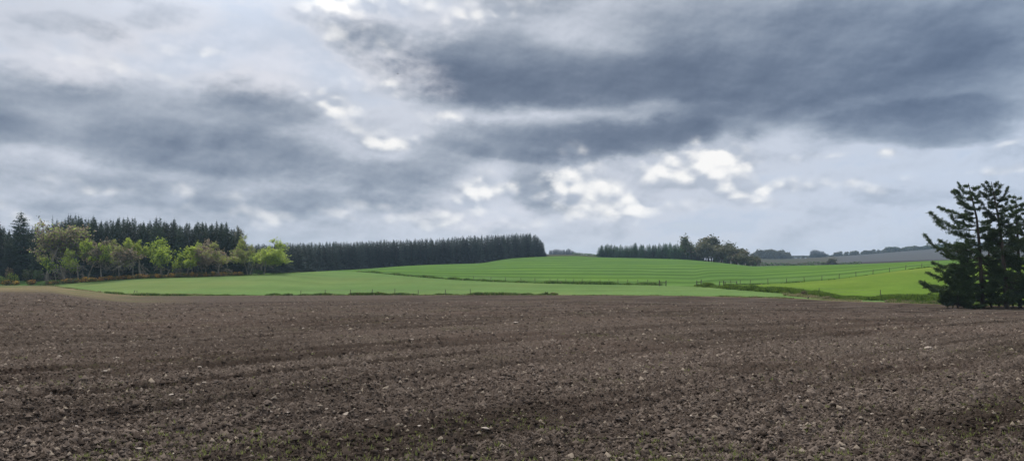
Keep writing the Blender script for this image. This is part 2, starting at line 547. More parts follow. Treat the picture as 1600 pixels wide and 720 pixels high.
def ploughed_field():
    pxs = np.concatenate([np.linspace(-2600, -600, 40), np.linspace(-590, -60, 90), np.arange(-58, 1660, 1.6), np.linspace(1662, 2190, 90), np.linspace(2200, 4200, 40)])
    # rows: even in apparent height, then out to the hedge
    pr = np.concatenate([np.arange(770, 480, -1.15)])
    t = np.array([hit(800, p)[1] for p in pr])
    t = np.unique(np.round(t, 4))
    t = np.concatenate([[2.0, 3.0, 4.0], t[t > 4.2]])
    far0 = t[-1]
    fr = np.linspace(0, 1, 60)[1:]
    d1 = D1(np.clip(pxs, -600, 2200)) + 2.0
    Yn = np.repeat(t[:, None], len(pxs), 1)
    Yf = far0 + (d1[None, :] - far0) * fr[:, None]
    Y = np.concatenate([Yn, Yf])
    X = (pxs[None, :] - 800) / FOC * Y
    Z = terrain(X, Y, False)
    h, wet_shade = soil_shape(X, Y)
    grid('ploughed_field', X, Y, Z + h, M['soil'], {'wet_shade': wet_shade, 'tan': soil_attrs(X, Y)})
    xs, ys = np.meshgrid(np.linspace(-120, 120, 60), np.linspace(-90, 2.3, 40))
    grid('ploughed_field', xs, ys, terrain(xs, ys, False) - .03, M['soil'], {'wet_shade': np.zeros_like(xs), 'tan': np.zeros_like(xs)})


def hill_stripe(X, Y):
    u = Y - .0022 * (X - 75) ** 2 + 22 * (fbm(X * .010, Y * .010, 3, 3) - .5)
    s = .5 + .5 * np.cos(2 * math.pi * u / 30.0)
    s = smooth(.35, .9, s) * (.45 + .55 * fbm(X * .02, Y * .05, 4, 3))
    s = s + .3 * smooth(.5, .7, fbm(u * .12, X * .004, 8, 3))
    return {'stripe': np.clip(s, 0, 1)}


def near_stripe(X, Y):
    u = Y + .25 * X + 14 * (fbm(X * .012, Y * .012, 13, 3) - .5)
    s = smooth(.55, .95, .5 + .5 * np.cos(2 * math.pi * u / 22.0)) * fbm(X * .03, Y * .06, 14, 3) + .5 * smooth(.5, .68, fbm(u * .14, X * .006, 18, 3))
    return {'stripe': np.clip(s, 0, 1)}


ploughed_field()
PX = np.unique(np.concatenate([np.linspace(-680, -600, 4), np.linspace(-600, 2200, 420), np.linspace(2200, 2300, 4)]))
cl = lambda D: (lambda p: D(np.clip(p, -600, 2200)))
patch('grass_field', PX, cl(D1), cl(D2), 44, 1.0, M['near_grass'], near_stripe)
HP = np.concatenate([PX[PX < 1090], [1090.0]])
PP = np.concatenate([[1090.0], PX[PX > 1090]])
patch('hill_field', HP, cl(D2), cl(D3), 170, 1.7, M['hill_grass'], hill_stripe)
patch('pasture', PP, cl(D2), cl(DF), 60, 1.4, M['paddock'])
patch('hill_field', PP, cl(DF), cl(D3), 90, 1.2, M['hill_grass'], hill_stripe)
FARY = np.linspace(0, 1, 90) ** 1.3


def far_land():
    P = PX
    a, b, c = cl(D3)(P), cl(D6)(P), np.full(len(P), 3000.0)
    Y = np.concatenate([a + (b - a) * np.linspace(0, 1, 70)[:, None], b + (c - b) * np.linspace(0, 1, 24)[1:, None]])
    X = (P[None, :] - 800) / FOC * Y
    px = 800 + FOC * X / Y
    hill = smooth(1290, 1330, px) * smooth(700, 780, Y)
    brown = smooth(1300, 1345, px) * smooth(735, 765, Y) * (1 - smooth(900, 960, Y + .6 * (px - 1380)))
    grid('far_hills', X, Y, terrain(X, Y), M['far_land'], {'stripe': .45 * hill + .55 * brown})


far_land()


# ------------------------------------------------------------------ trees
def conifer_crown(seed, h, w, levels=26, bare=.05, ragged=.3, taper=.85, k=8):
    """drooping boughs spiralling up the stem, each a spray of needle-covered side shoots"""
    r = np.random.default_rng(seed)
    b = MB()
    C, A, B = [], [], []
    n = levels * k
    lop = r.uniform(0, 6.283, 3)
    for i in range(n):
        f = bare + (1 - bare) * min(.99, max(0, (i + r.uniform(-2, 2)) / n))
        z = f * h
        az = i * 2.39996 + r.uniform(-.5, .5)
        L = w * .5 * (1 - f) ** taper + .018 * w
        L *= 1 + ragged * (.45 * r.normal() + .5 * math.sin(az * 2 + lop[0] + z * .5) + .35 * math.sin(z * 1.3 + lop[1] + az))
        L = max(L, .02 * w)
        d = np.array([math.cos(az), math.sin(az), 0]); s = np.array([-d[1], d[0], 0])
        droop = (.55 * (1 - f) - .5 * f) * r.uniform(.4, 1.5)
        m = max(3, int(3 + L * 2.6))
        for t in np.linspace(.18, 1, m):
            p = d * L * t + np.array([0, 0, z - droop * L * t * (1.25 - .5 * t)]) + r.normal(size=3) * .06
            sl = (.30 * L * (1.15 - t) + .2 * min(1, 5 * (1 - f) + .25)) * r.uniform(.7, 1.35)
            for sg in (-1, 1):
                dirv = d * r.uniform(.4, .8) + s * sg * .8 + np.array([0, 0, r.uniform(-.5, .3)])
                C.append(p); A.append(dirv * sl * 1.15)
                bb = r.normal(size=3); bb[2] += .6
                B.append(bb / np.linalg.norm(bb) * sl * .2)
            C.append(p); A.append(d * .35 * min(1, 5 * (1 - f) + .3) + np.array([0, 0, r.uniform(-.5, .35)]) * .6); B.append(r.normal(size=3) * .08)
    V, F = cards(np.array(C), np.array(A), np.array(B), tri=True)
    b.add(V, F)
    b.tube([(0, 0, h * .9), (0, 0, h * 1.035)], [.09, .03], 4)
    return b


def conifer_proto(name, seed, h, w, mat, **kw):
    root = empty(name, (0, -400, 0))
    t = MB()
    t.tube([(0, 0, -.5), (0, 0, h * .5), (0, 0, h * .97)], [.012 * h, .008 * h, .02], 6)
    link('trunk', t.build('trunk', M['bark']), root)
    link('crown', conifer_crown(seed, h, w, **kw).build('crown', mat), root)
    return root


def grow(seed, h, crown_r, fork=.35, spread=.9, stems=1, levels=4, kids=(4, 4, 4, 3), squash=1.0, trunk_r=None, lean=0.0):
    """skeleton of a broadleaf tree: list of (points, radii, level) and the twig tips"""
    r = np.random.default_rng(seed)
    limbs, tips = [], []
    cz = h - crown_r * squash
    centre = np.array([lean, 0, cz])

    def limb(p, d, L, rad, lev):
        pts, rr = [p], [rad]
        n = 4 if lev < 2 else 3
        for i in range(n):
            d = d + r.normal(size=3) * .13 + np.array([0, 0, .05])
            d = d / np.linalg.norm(d)
            p = p + d * L / n
            pts.append(p); rr.append(rad * (1 - .55 * (i + 1) / n))
        limbs.append((pts, rr, lev))
        if lev >= levels:
            tips.append((pts[-1], d)); tips.append((pts[-2], d))
            return
        for c in range(kids[min(lev, len(kids) - 1)]):
            t = r.uniform(.7 if lev == 0 else .35, 1.0) if c else 1.0
            q = np.array(pts[min(int(t * n), n)])
            out = (q - centre) * np.array([1, 1, 1 / squash]); out = out / (np.linalg.norm(out) + 1e-6)
            nd = d * .55 + out * spread * .55 + r.normal(size=3) * .42 + np.array([0, 0, .12])
            nd /= np.linalg.norm(nd)
            # stop shoots at the crown's envelope
            e = (q - centre) / np.array([crown_r, crown_r, crown_r * squash])
            room = max(.25, 1.25 - np.linalg.norm(e))
            limb(q, nd, L * r.uniform(.55, .8) * min(1, .5 + room), rr[-1] * r.uniform(.6, .8) + .004, lev + 1)

    R = trunk_r or .014 * h + .05
    for s in range(stems):
        a = s * 6.283 / stems + r.uniform(0, 1)
        d = np.array([math.cos(a), math.sin(a), 0]) * (.0 if stems == 1 else .28) + np.array([lean * .05, 0, 1])
        base = np.array([math.cos(a), math.sin(a), 0]) * (0 if stems == 1 else .25)
        L0 = h * fork + crown_r * .25
        limb(base + np.array([0, 0, -.4]), d / np.linalg.norm(d), L0, R * (1 if stems == 1 else .7), 0)
    return limbs, tips, r


def broadleaf(name, seed, h, crown_r, mats, leaf=.34, per_tip=5, twigs=3, bark='bark_pale', lump=.55, parent=None, **kw):
    """trunk and limbs, twigs, and leaf clusters around the twig ends -> an Empty with trunk and crown"""
    limbs, tips, r = grow(seed, h, crown_r, **kw)
    root = empty(name, (0, -400, 0))
    t, c = MB(), MB()
    for pts, rr, lev in limbs:
        (t if lev < 2 else c).tube(pts, [max(x, .028) for x in rr], 6 if lev < 2 else 4)
    nb = c.n
    tips = [q for q in tips if q[0][2] > h * kw.get('fork', .35) * r.uniform(.85, 1.25)]
    P = np.array([a for a, _ in tips]); D = np.array([d for _, d in tips])
    idx = np.repeat(np.arange(len(P)), twigs)
    dd = D[idx] * .6 + r.normal(size=(len(idx), 3)) * .6
    Lt = r.uniform(.5, 1.3, len(idx))[:, None] * crown_r * .2
    q = P[idx]
    side = perp(dd, r) * .035
    V, F = cards(q, dd * Lt, side, tri=True)
    c.add(V, F)
    ntw = sum(len(f) for f in c.F3) , sum(len(f) for f in c.F4)
    li = np.repeat(np.arange(len(idx)), per_tip)
    if len(li):
        C = q[li] + dd[li] * Lt[li] * r.uniform(.1, 1.1, (len(li), 1)) + r.normal(size=(len(li), 3)) * leaf * lump
        n = rnd_dirs(len(li), r, .7)
        a = perp(n, r); b2 = np.cross(n, a)
        sz = leaf * r.uniform(.6, 1.25, (len(li), 1))
        V, F = cards(C, a * sz * .5, b2 * sz * .36)
        c.add(V, F)
    fs = [np.concatenate(f) for f in (c.F3, c.F4)]
    mi = np.zeros(len(fs[0]) + len(fs[1]), int)
    n3 = len(fs[0])
    q4 = n3 + ntw[1]
    pick = r.choice(len(mats) - 1, size=len(mi) - q4, p=kw.get('_p')) + 1 if len(mats) > 1 else 1
    mi[q4:] = pick
    link('trunk', t.build('trunk', M[bark]), root)
    link('crown', mesh('crown', np.concatenate(c.V), fs, [M[m] for m in ([bark] + mats[1:])], mat_idx=mi), root)
    return root


def shrub_mesh(name, seed, w, h, mats, n=700, leaf=.22, probs=None, lobes=6):
    """rounded, uneven bush of leaf faces over several mounds, with woody stems inside"""
    r = np.random.default_rng(seed)
    c = MB()
    cen = np.stack([r.uniform(-.32, .32, lobes) * w, r.uniform(-.25, .25, lobes) * w, r.uniform(.25, .62, lobes) * h], 1)
    for q in cen:
        c.tube([(q[0] * .3, q[1] * .3, -.1), q], [.05, .02], 4)
    n4 = sum(len(f) for f in c.F4)
    k = r.integers(0, lobes, n)
    d = rnd_dirs(n, r, .2)
    rad = r.uniform(.55, 1.05, (n, 1))
    C = cen[k] + d * rad * np.array([w * .26, w * .24, h * .4])
    C[:, 2] = np.maximum(C[:, 2], .03)
    nn = d + r.normal(size=(n, 3)) * .6; nn /= np.linalg.norm(nn, axis=1)[:, None]
    a = perp(nn, r); b = np.cross(nn, a); sz = leaf * r.uniform(.6, 1.3, (n, 1))
    V, F = cards(C, a * sz * .6, b * sz * .4)
    c.add(V, F)
    F = np.concatenate(c.F4)
    mi = np.zeros(len(F), int)
    mi[n4:] = 1 + r.choice(len(mats), size=n, p=probs)
    return mesh(name, np.concatenate(c.V), [F], [M['bark']] + [M[m] for m in mats], mat_idx=mi)


def place(o, px, D, size=1.0, rz=None, dz=0.0, sx=None):
    p = at(px, D)
    o.location = (p.x, p.y, p.z + dz)
    o.rotation_euler.z = random.uniform(0, 6.28) if rz is None else rz
    o.scale = (sx or size, sx or size, size)
    return o


class Kind:
    """hands out the prototypes themselves first, then copies"""
    def __init__(self, protos): self.p, self.used = protos, [False] * len(protos)

    def get(self, i):
        i %= len(self.p)
        if not self.used[i]:
            self.used[i] = True
            return self.p[i]
        return copy_tree(self.p[i])


def height_for(px, D, top):
    return (CAMH + (HOR - top) / FOC * D) - float(terrain((px - 800) / FOC * D, D))


# -- the tall spruces of the nearer wood
LEFT_TOP = Curve([(-120, 345), (-40, 348), (0, 352), (20, 362), (60, 356), (90, 346), (115, 334), (140, 340), (165, 343), (200, 341), (235, 343), (262, 344), (290, 349), (310, 347), (350, 350), (366, 354), (377, 366), (388, 380)])
spr = Kind([conifer_proto('spruce_tree', 40 + i, 20, w, M['spruce'], ragged=.36, taper=t, levels=32)
            for i, (w, t) in enumerate([(9.2, .86), (8.0, .8), (10.0, .92), (9.0, .98), (7.4, .78)])])
n = 0
LW = 'dark spruce in the tall wood behind the spring green broadleaf trees'
for row, (D, step) in enumerate([(262, 7.6), (268, 8.4), (276, 9.2), (288, 10)]):
    px = -85 + row * 3
    while px < 386 - row * 2:
        x = px + random.uniform(-2.5, 2.5)
        d = D + random.uniform(-2, 2)
        top = float(LEFT_TOP(x)) + random.choice([-2, 0, 1, 2, 4, 7]) + (5 if row == 0 else 0) + random.uniform(-3.5, 2.5)
        h = height_for(x, d, top)
        o = spr.get(random.randrange(5)) if n >= 5 else spr.get(n)
        place(o, x, d, h / 20 * .975, sx=random.uniform(.88, 1.12) * (.6 + .4 * h / 20))
        tag(o, LW, 'spruce', 'spruces of the tall wood')
        n += 1
        px += step * random.uniform(.75, 1.25)
N_LEFT = n
wide = conifer_proto('fir_tree', 77, 20, 10.5, M['spruce'], ragged=.22, taper=.62, levels=28, k=9)
tag(place(wide, 33, 254, height_for(33, 254, 332) / 20), 'broad dark fir rising above its neighbours beside the brown budding tree', 'fir')
f2 = copy_tree(wide); tag(place(f2, -6, 252, height_for(-6, 252, 343) / 20), 'dark fir half cut off by the edge of the picture', 'fir')
f3 = copy_tree(wide); tag(place(f3, 14, 247, height_for(14, 247, 378) / 20 * .98, sx=.62), 'squat dark fir in front of the broad fir above the gorse', 'fir')
f4 = copy_tree(wide); tag(place(f4, 56, 248, height_for(56, 248, 392) / 20 * .98, sx=.55), 'low dark fir under the brown budding tree', 'fir')
thin = conifer_proto('dead_spruce', 78, 20, 2.6, M['spruce'], ragged=.7, taper=.5, levels=11, bare=.55, k=4)
tag(place(thin, 82, 258, height_for(82, 258, 339) / 20, sx=.8), 'thin half dead spruce with a sparse top above the brown budding tree', 'spruce')

# -- the long dark wood along the top of the fields
MID_TOP = Curve([(400, 381), (430, 380.5), (500, 378.5), (560, 377), (600, 375), (640, 373.5), (700, 371.5), (730, 369), (780, 366), (820, 364.5), (838, 366), (846, 374), (852, 387)])
spf = Kind([conifer_proto('spruce_tree', 60 + i, 18, w, M['spruce_far'], ragged=.4, taper=t, levels=20, k=7)
            for i, (w, t) in enumerate([(8.6, .8), (7.6, .9), (9.2, .75), (8.2, .85)])])
n = 0
MW = 'blue dark spruce in the long wood along the top of the green fields'
back = []
for row, (off, step) in enumerate([(9, 5.2), (13, 5.6), (19, 6.0), (26, 5.6), (34, 5.6)]):
    px = 382 + row * 2
    while px < 850 - row * .8:
        x = px + random.uniform(-1.5, 1.5)
        d = float(D3(x)) + off + random.uniform(-1.5, 1.5)
        top = float(MID_TOP(x)) + random.uniform(-2.6, 2.6) + (3.4 if row == 0 else 1.0 if row == 1 else 0)
        h = height_for(x, d, top) * .975
        if row < 2:
            o = spf.get(random.randrange(4)) if n >= 4 else spf.get(n)
            place(o, x, d, h / 18, sx=random.uniform(.85, 1.1) * (.75 + .25 * h / 18))
            tag(o, MW, 'spruce', 'spruces of the long wood')
            n += 1
        else:
            back.append((x, d, h))
        px += step * random.uniform(.7, 1.3)
N_MID = n


def merge_wood(name, items, src_meshes, H):
    """the uncountable depth of a wood: one object"""
    Vs, Fs, nv = [], [], 0
    data = []
    for me in src_meshes:
        v = np.empty(len(me.vertices) * 3, np.float32); me.vertices.foreach_get('co', v)
        f = np.empty(len(me.loops), np.int32); me.loops.foreach_get('vertex_index', f)
        st = np.empty(len(me.polygons), np.int32); me.polygons.foreach_get('loop_total', st)
        tri = np.repeat(st, st) == 3
        data.append((v.reshape(-1, 3), f[tri].reshape(-1, 3)))
    for (x, d, h) in items:
        v, f = data[random.randrange(len(data))]
        a = random.uniform(0, 6.28)
        R = np.array([[math.cos(a), math.sin(a), 0], [-math.sin(a), math.cos(a), 0], [0, 0, 1]])
        p = at(x, d)
        Vs.append((v @ R) * (h / H) + np.array([p.x, p.y, p.z]))
        Fs.append(f + nv); nv += len(v)
    return mesh(name, np.concatenate(Vs), [np.concatenate(Fs)], src_meshes[0].materials[0])


crown_of = lambda o: [c for c in o.children if c.name.startswith('crown')][0].data
tag(link('spruce_forest', merge_wood('spruce_forest', back, [crown_of(p) for p in spf.p], 18)),
    'dark depth of spruces behind the front rows of the long wood', 'forest', kind='stuff')

# -- the smaller wood on the crest: green conifers, then bare broadleaf trees
R_TOP = Curve([(925, 384), (934, 381), (950, 380), (975, 382), (993, 379), (1010, 381), (1030, 379), (1047, 377.5), (1060, 380), (1078, 381), (1100, 384)])
lar = Kind([conifer_proto('young_spruce', 90 + i, 15, w, M['larch'], ragged=.25, taper=t, levels=18, k=7)
            for i, (w, t) in enumerate([(8.6, .85), (7.6, .9), (9.4, .8)])])
n = 0
for row, (off, step) in enumerate([(8, 5.0), (13, 5.2), (19, 6)]):
    px = 935 + row * 3
    while px < 1096:
        x = px + random.uniform(-2, 2)
        d = float(D3(x)) + off + random.uniform(-2, 2)
        h = height_for(x, d, float(R_TOP(x)) + random.uniform(-1, 3.5) + (3 if row == 0 else 0)) * .97
        o = lar.get(random.randrange(3)) if n >= 3 else lar.get(n)
        place(o, x, d, h / 15, sx=random.uniform(.8, 1.1) * (.6 + .4 * h / 15))
        tag(o, 'mid green conifer in the small wood on the crest of the striped field', 'conifer', 'conifers of the small crest wood')
        n += 1
        px += step * random.uniform(.75, 1.25)
N_RIGHT = n
dul = Kind([broadleaf('bare_tree', 200 + i, 14, 4.6, ['bark', 'dull', 'dull', 'verge_dark', 'bud'][:3 + (i % 3)], leaf=.6, per_tip=4, twigs=7, bark='bark', fork=.2, squash=1.1, levels=3, kids=(6, 5, 4)) for i in range(4)])
def top_z(o):
    me = crown_of(o)
    v = np.empty(len(me.vertices) * 3, np.float32); me.vertices.foreach_get('co', v)
    return float(np.percentile(v.reshape(-1, 3)[:, 2], 99.5))


ZD = [top_z(p) for p in dul.p]
for k, (px, top, off) in enumerate([(1088, 377, 10), (1098, 371, 15), (1108, 372, 12), (1103, 380, 8), (1116, 376, 9), (1126, 380, 11), (1122, 384, 6), (1136, 383, 8), (1144, 387, 11), (1140, 391, 5),
                                    (1152, 390, 8), (1160, 394, 9), (1168, 397, 6), (1175, 400, 8), (1150, 397, 4), (1130, 391, 5), (1112, 387, 5), (1163, 400, 4), (1092, 381, 7), (1119, 382, 14), (1131, 385, 13), (1146, 390, 14), (1157, 394, 12), (1138, 388, 16), (1166, 399, 12), (1172, 402, 5), (1181, 404, 9), (1178, 405, 4)]):
    d = float(D3(px)) + off
    o = dul.get(k)
    h = height_for(px, d, top)
    place(o, px, d, h / ZD[k % 4], sx=max(.75, h / ZD[k % 4] * 1.15))
    tag(o, 'brown green rounded tree in the broadleaf end of the crest wood', 'broadleaf tree', 'broadleaf trees of the crest wood')
o = dul.get(1); d = 535
tag(place(o, 1082, d, height_for(1082, d, 370) / ZD[1], sx=height_for(1082, d, 370) / ZD[1] * .8), 'thin topped bare tree standing clear above the crest wood', 'broadleaf tree')
for k, (px, top) in enumerate([(1120, 398), (1134, 402), (1147, 405), (1158, 406), (1170, 408), (1180, 409)]):
    d = float(D3(px)) + 3
    hh = height_for(px, d, top)
    if k == 0: bsh = link('shrub', shrub_mesh('shrub', 300, 1.0, 1.0, ['mid_leaf', 'dull', 'verge_dark'], 500, .14)); o = bsh
    else: o = copy_tree(bsh)
    place(o, px, d, hh); o.scale = (hh * 1.3, hh * 1.2, hh)
    tag(o, 'low rounded green shrub at the foot of the crest wood', 'shrub', 'shrubs at the foot of the crest wood')


# -- broadleaf trees in front of the tall wood, each its own
def tree(px, top, base, wpx, D, label, mats, seed, cat='broadleaf tree', name='broadleaf_tree', **kw):
    h = height_for(px, D, top)
    wpx = wpx * (1.22 if 110 < px < 370 else 1.05)
    cr = wpx / 2 / FOC * D
    kw.setdefault('squash', min(1.25, max(.6, h * .36 / cr)))
    o = broadleaf(name, seed, h, cr * .86, mats, **kw)
    # bring the grown crown to the height seen
    me = crown_of(o)
    v = np.empty(len(me.vertices) * 3, np.float32); me.vertices.foreach_get('co', v); v = v.reshape(-1, 3)
    zt = np.percentile(v[:, 2], 99.6); xr = (np.percentile(v[:, 0], 98.5) - np.percentile(v[:, 0], 1.5)) / 2
    place(o, px, D, h / zt, rz=0, sx=cr / xr)
    return tag(o, label, cat)


tree(72, 351, 443, 62, 247, 'largest brown budding tree with a wide round crown in front of the firs', ['b', 'bud', 'olive', 'dull', 'bud'], 1, per_tip=8, twigs=5, leaf=.4, fork=.3, kids=(5, 5, 4, 3))
tree(101, 359, 443, 42, 252, 'yellow green budding tree half behind the largest brown budding tree', ['b', 'olive', 'olive', 'lime', 'bud'], 2, per_tip=10, twigs=4, leaf=.38, fork=.35)
tree(104, 402, 443, 34, 241, 'low green leaved tree under the brown budding tree', ['b', 'mid_leaf', 'lime'], 3, per_tip=8, fork=.3)
tree(87, 396, 443, 26, 240, 'slim pale trunked tree with sparse brown twigs beneath the largest crown', ['b', 'bud', 'olive'], 4, per_tip=2, fork=.5)
tree(123, 389, 441, 26, 240, 'slender tree with fresh green tufts right of the brown budding tree', ['b', 'lime', 'olive'], 5, per_tip=6, fork=.45)
tree(138, 377, 440, 28, 243, 'bare greyish tree between two fresh green trees', ['b', 'bud', 'dull'], 6, per_tip=5, twigs=6, fork=.4)
tree(158, 376, 438, 30, 241, 'narrow bright green tree with a pointed crown beside the bare greyish tree', ['b', 'lime', 'lime', 'mid_leaf'], 7, per_tip=10, fork=.4, squash=1.2)
tree(186, 375, 436, 42, 243, 'olive tree with two crooked pale stems and a flat wide crown', ['b', 'olive', 'olive', 'bud'], 8, per_tip=6, fork=.4, stems=2)
tree(208, 374, 435, 24, 247, 'small yellow green tree behind the two stemmed olive tree', ['b', 'lime', 'olive'], 9, per_tip=8, fork=.45)
tree(221, 386, 434, 28, 244, 'brown twiggy tree close to the big lime green tree', ['b', 'bud', 'bud', 'dull'], 10, per_tip=5, twigs=6, fork=.4)
tree(256, 374, 432, 54, 244, 'big lime green tree with a dense leafy crown and forked trunk', ['b', 'lime', 'lime', 'mid_leaf'], 11, per_tip=13, leaf=.4, fork=.3, stems=2, kids=(5, 4, 4, 3))
tree(290, 387, 431, 24, 245, 'small lime green tree touching the big lime green crown', ['b', 'lime'], 12, per_tip=10, fork=.4)
tree(303, 378, 431, 28, 247, 'yellowish olive tree with a slim dark trunk beside the mauve bare tree', ['b', 'olive', 'olive', 'lime'], 13, per_tip=6, fork=.45)
tree(319, 377, 430, 36, 247, 'mauve bare tree with a V shaped fork low on its trunk', ['b', 'bud', 'bud'], 14, per_tip=2, twigs=7, fork=.3, stems=2)
tree(341, 380, 430, 38, 246, 'olive tree with one straight pale stem at the edge of the spruces', ['b', 'olive', 'olive', 'bud'], 15, per_tip=6, fork=.45)
tree(389, 372, 428, 44, 250, 'tall beige budding tree at the corner of the tall wood', ['b', 'bud', 'olive', 'olive'], 16, per_tip=6, twigs=5, leaf=.38, fork=.35, stems=2)
tree(409, 376, 428, 50, 248, 'spreading yellow green tree at the gap between the two woods', ['b', 'olive', 'lime', 'olive'], 17, per_tip=8, fork=.35, stems=2)
tree(358, 352, 430, 30, 275, 'dull bare crown among the last spruces of the tall wood', ['b', 'dull'], 18, per_tip=2, twigs=4, fork=.5)

# saplings and shrubs below them
sh = {}
for k, (px, D, w, h, mats, lab) in enumerate([
        (19, 241, 4.2, 4.0, ['mid_leaf', 'lime', 'mid_leaf'], 'round mid green bush at the foot of the firs'),
        (3, 243, 3.0, 2.6, ['mid_leaf', 'olive'], 'small green bush cut off by the edge of the picture'),
        (15, 246, 3.0, 5.5, ['bracken', 'bud', 'dull'], 'rusty brown twiggy shrub among the dark firs'),
        (42, 245, 4.5, 4.4, ['dull', 'verge_dark'], 'dull grey green shrub between the green bush and pale trunks'),
        (60, 245, 4.5, 4.0, ['dull', 'verge_dark', 'mid_leaf'], 'dusky shrub in deep shade under the largest brown tree'),
        (402, 247, 3.4, 1.7, ['mid_leaf', 'verge_dark'], 'low dark green bush under the spreading yellow green tree'),
        (280, 248, 2.8, 2.0, ['bracken', 'bud'], 'reddish dead bracken clump behind the big lime green tree')]):
    o = link('shrub', shrub_mesh('shrub', 310 + k, w, h, mats, 800, .3))
    tag(place(o, px, D), lab, 'shrub')
gor = []
for i in range(5):
    root = empty('gorse_bush', (0, -400, 0))
    link('foliage', shrub_mesh('foliage', 330 + i, 2.3, 1.25, ['gorse', 'bracken', 'mid_leaf'], 420, .2), root)
    link('blossom', shrub_mesh('blossom', 340 + i, 2.4, 1.35, ['gorse_bloom', 'bracken'], 260 + 60 * (i % 3), .17, probs=[.62, .38]), root)
    gor.append(root)
gk = Kind(gor)
gpx = [9, 24, 50, 76, 86, 97, 104, 110, 117, 128, 134, 141, 147, 160, 168, 175, 184, 192, 198, 206, 213, 219, 226, 235, 242, 249, 258, 268, 275, 283, 291, 299, 308, 316, 324, 332, 340, 348, 355, 362, 369, 376]
for i, x in enumerate(gpx):
    o = gk.get(i)
    d = float(D2(x)) + .9 + random.uniform(-.6, .9)
    s = random.uniform(.85, 1.4)
    place(o, x, d, s, sx=s * random.uniform(.9, 1.3))
    tag(o, 'orange flowering gorse bush in the row along the foot of the tall wood', 'gorse bush', 'gorse bushes along the foot of the tall wood')

# ------------------------------------------------------------------ the dark clump of pines near the field edge
def pine(name, seed, D, path, limbs, label, n_rand=26, z0=.12, tufts=26, spread=1.0, base_r=.26):
    """path: photo columns and rows of the trunk at distance D; limbs: (height fraction, tip column, tip row, depth offset)"""
    r = np.random.default_rng(seed)
    px0 = path[0][0]
    g = at(px0, D)
    W = lambda px, py, dy=0.0: np.array([(px - px0) / FOC * D, dy, CAMH + (HOR - py) / FOC * D - g.z])
    root = empty(name, g)
    tr, cr = MB(), MB()
    P = [W(*path[0]) - np.array([0, 0, .4])] + [W(*q) for q in path[1:]]
    R = np.linspace(base_r, .03, len(P))
    tr.tube(P, R, 8)
    Pz = np.array([p[2] for p in P]); H = Pz[-1]
    on = lambda f: np.array([np.interp(f * H, Pz, [p[i] for p in P]) for i in range(3)])
    todo = []
    for f, tx, ty, dy in limbs:
        todo.append((on(f), W(tx, ty, dy), .075))
    for i in range(n_rand):
        f = z0 + (1 - z0) * (i + r.uniform(0, 1)) / n_rand
        f = min(f, .985)
        az = r.uniform(0, 6.283)
        L = spread * (.6 + 3.4 * (1 - f) ** .7) * r.uniform(.55, 1.15)
        q = on(f)
        todo.append((q, q + np.array([math.cos(az) * L, math.sin(az) * L, L * r.uniform(-.12, .35) * (.3 + f)]), .05 * (1.1 - f) + .012))
    C, A, B = [], [], []

    def tuft(p, d, s=.3):
        n = 13
        dd = d * .8 + r.normal(size=(n, 3)) * .75; dd /= np.linalg.norm(dd, axis=1)[:, None]
        C.append(np.repeat(p[None], n, 0) + r.normal(size=(n, 3)) * .07); A.append(dd * s * r.uniform(.6, 1.2, (n, 1)))
        B.append(perp(dd, r) * .03)

    for a, e, rad in todo:
        v = e - a; L = np.linalg.norm(v)
        if L < .2: continue
        pts = []
        sag = -.1 * L
        for t in (0, .25, .5, .75, 1):
            pts.append(a + v * t + np.array([0, 0, sag * math.sin(t * math.pi) + (.12 * L * max(0, t - .6))]) + r.normal(size=3) * .03 * L * (t > 0))
        cr.tube(pts, [max(.014, rad * (1 - .8 * t)) for t in (0, .25, .5, .75, 1)], 4)
        m = max(6, int(tufts * 1.6 * L / 3.2))
        for i in range(m):
            t = r.uniform(.16, 1.0) ** .85
            k = min(int(t * 4), 3); ft = t * 4 - k
            b0 = pts[k] * (1 - ft) + pts[k + 1] * ft
            d = v / L
            side = np.cross(d, [0, 0, 1]) * r.choice([-1, 1]) * r.uniform(.3, 1) + d * r.uniform(.2, .8) + np.array([0, 0, r.uniform(-.45, .45)])
            side /= np.linalg.norm(side)
            ln = r.uniform(.15, .5) * (.55 * L * (1.1 - t) + .35)
            e2 = b0 + side * ln
            cr.tube([b0, e2], [.014, .008], 3)
            for s in np.linspace(.35, 1, max(2, int(ln / .22))):
                tuft(b0 + side * ln * s, side, r.uniform(.15, .27))
        tuft(pts[-1], v / L, .34)
    V, F = cards(np.concatenate(C), np.concatenate(A), np.concatenate(B), tri=True)
    n3 = sum(len(f) for f in cr.F3)
    cr.add(V, F)
    fs = [np.concatenate(cr.F3), np.concatenate(cr.F4)]
    mi = np.zeros(len(fs[0]) + len(fs[1]), int); mi[n3:len(fs[0])] = 1
    link('trunk', tr.build('trunk', M['bark']), root)
    link('crown', mesh('crown', np.concatenate(cr.V), fs, [M['bark'], M['pine']], mat_idx=mi), root)
    return tag(root, label, 'pine')


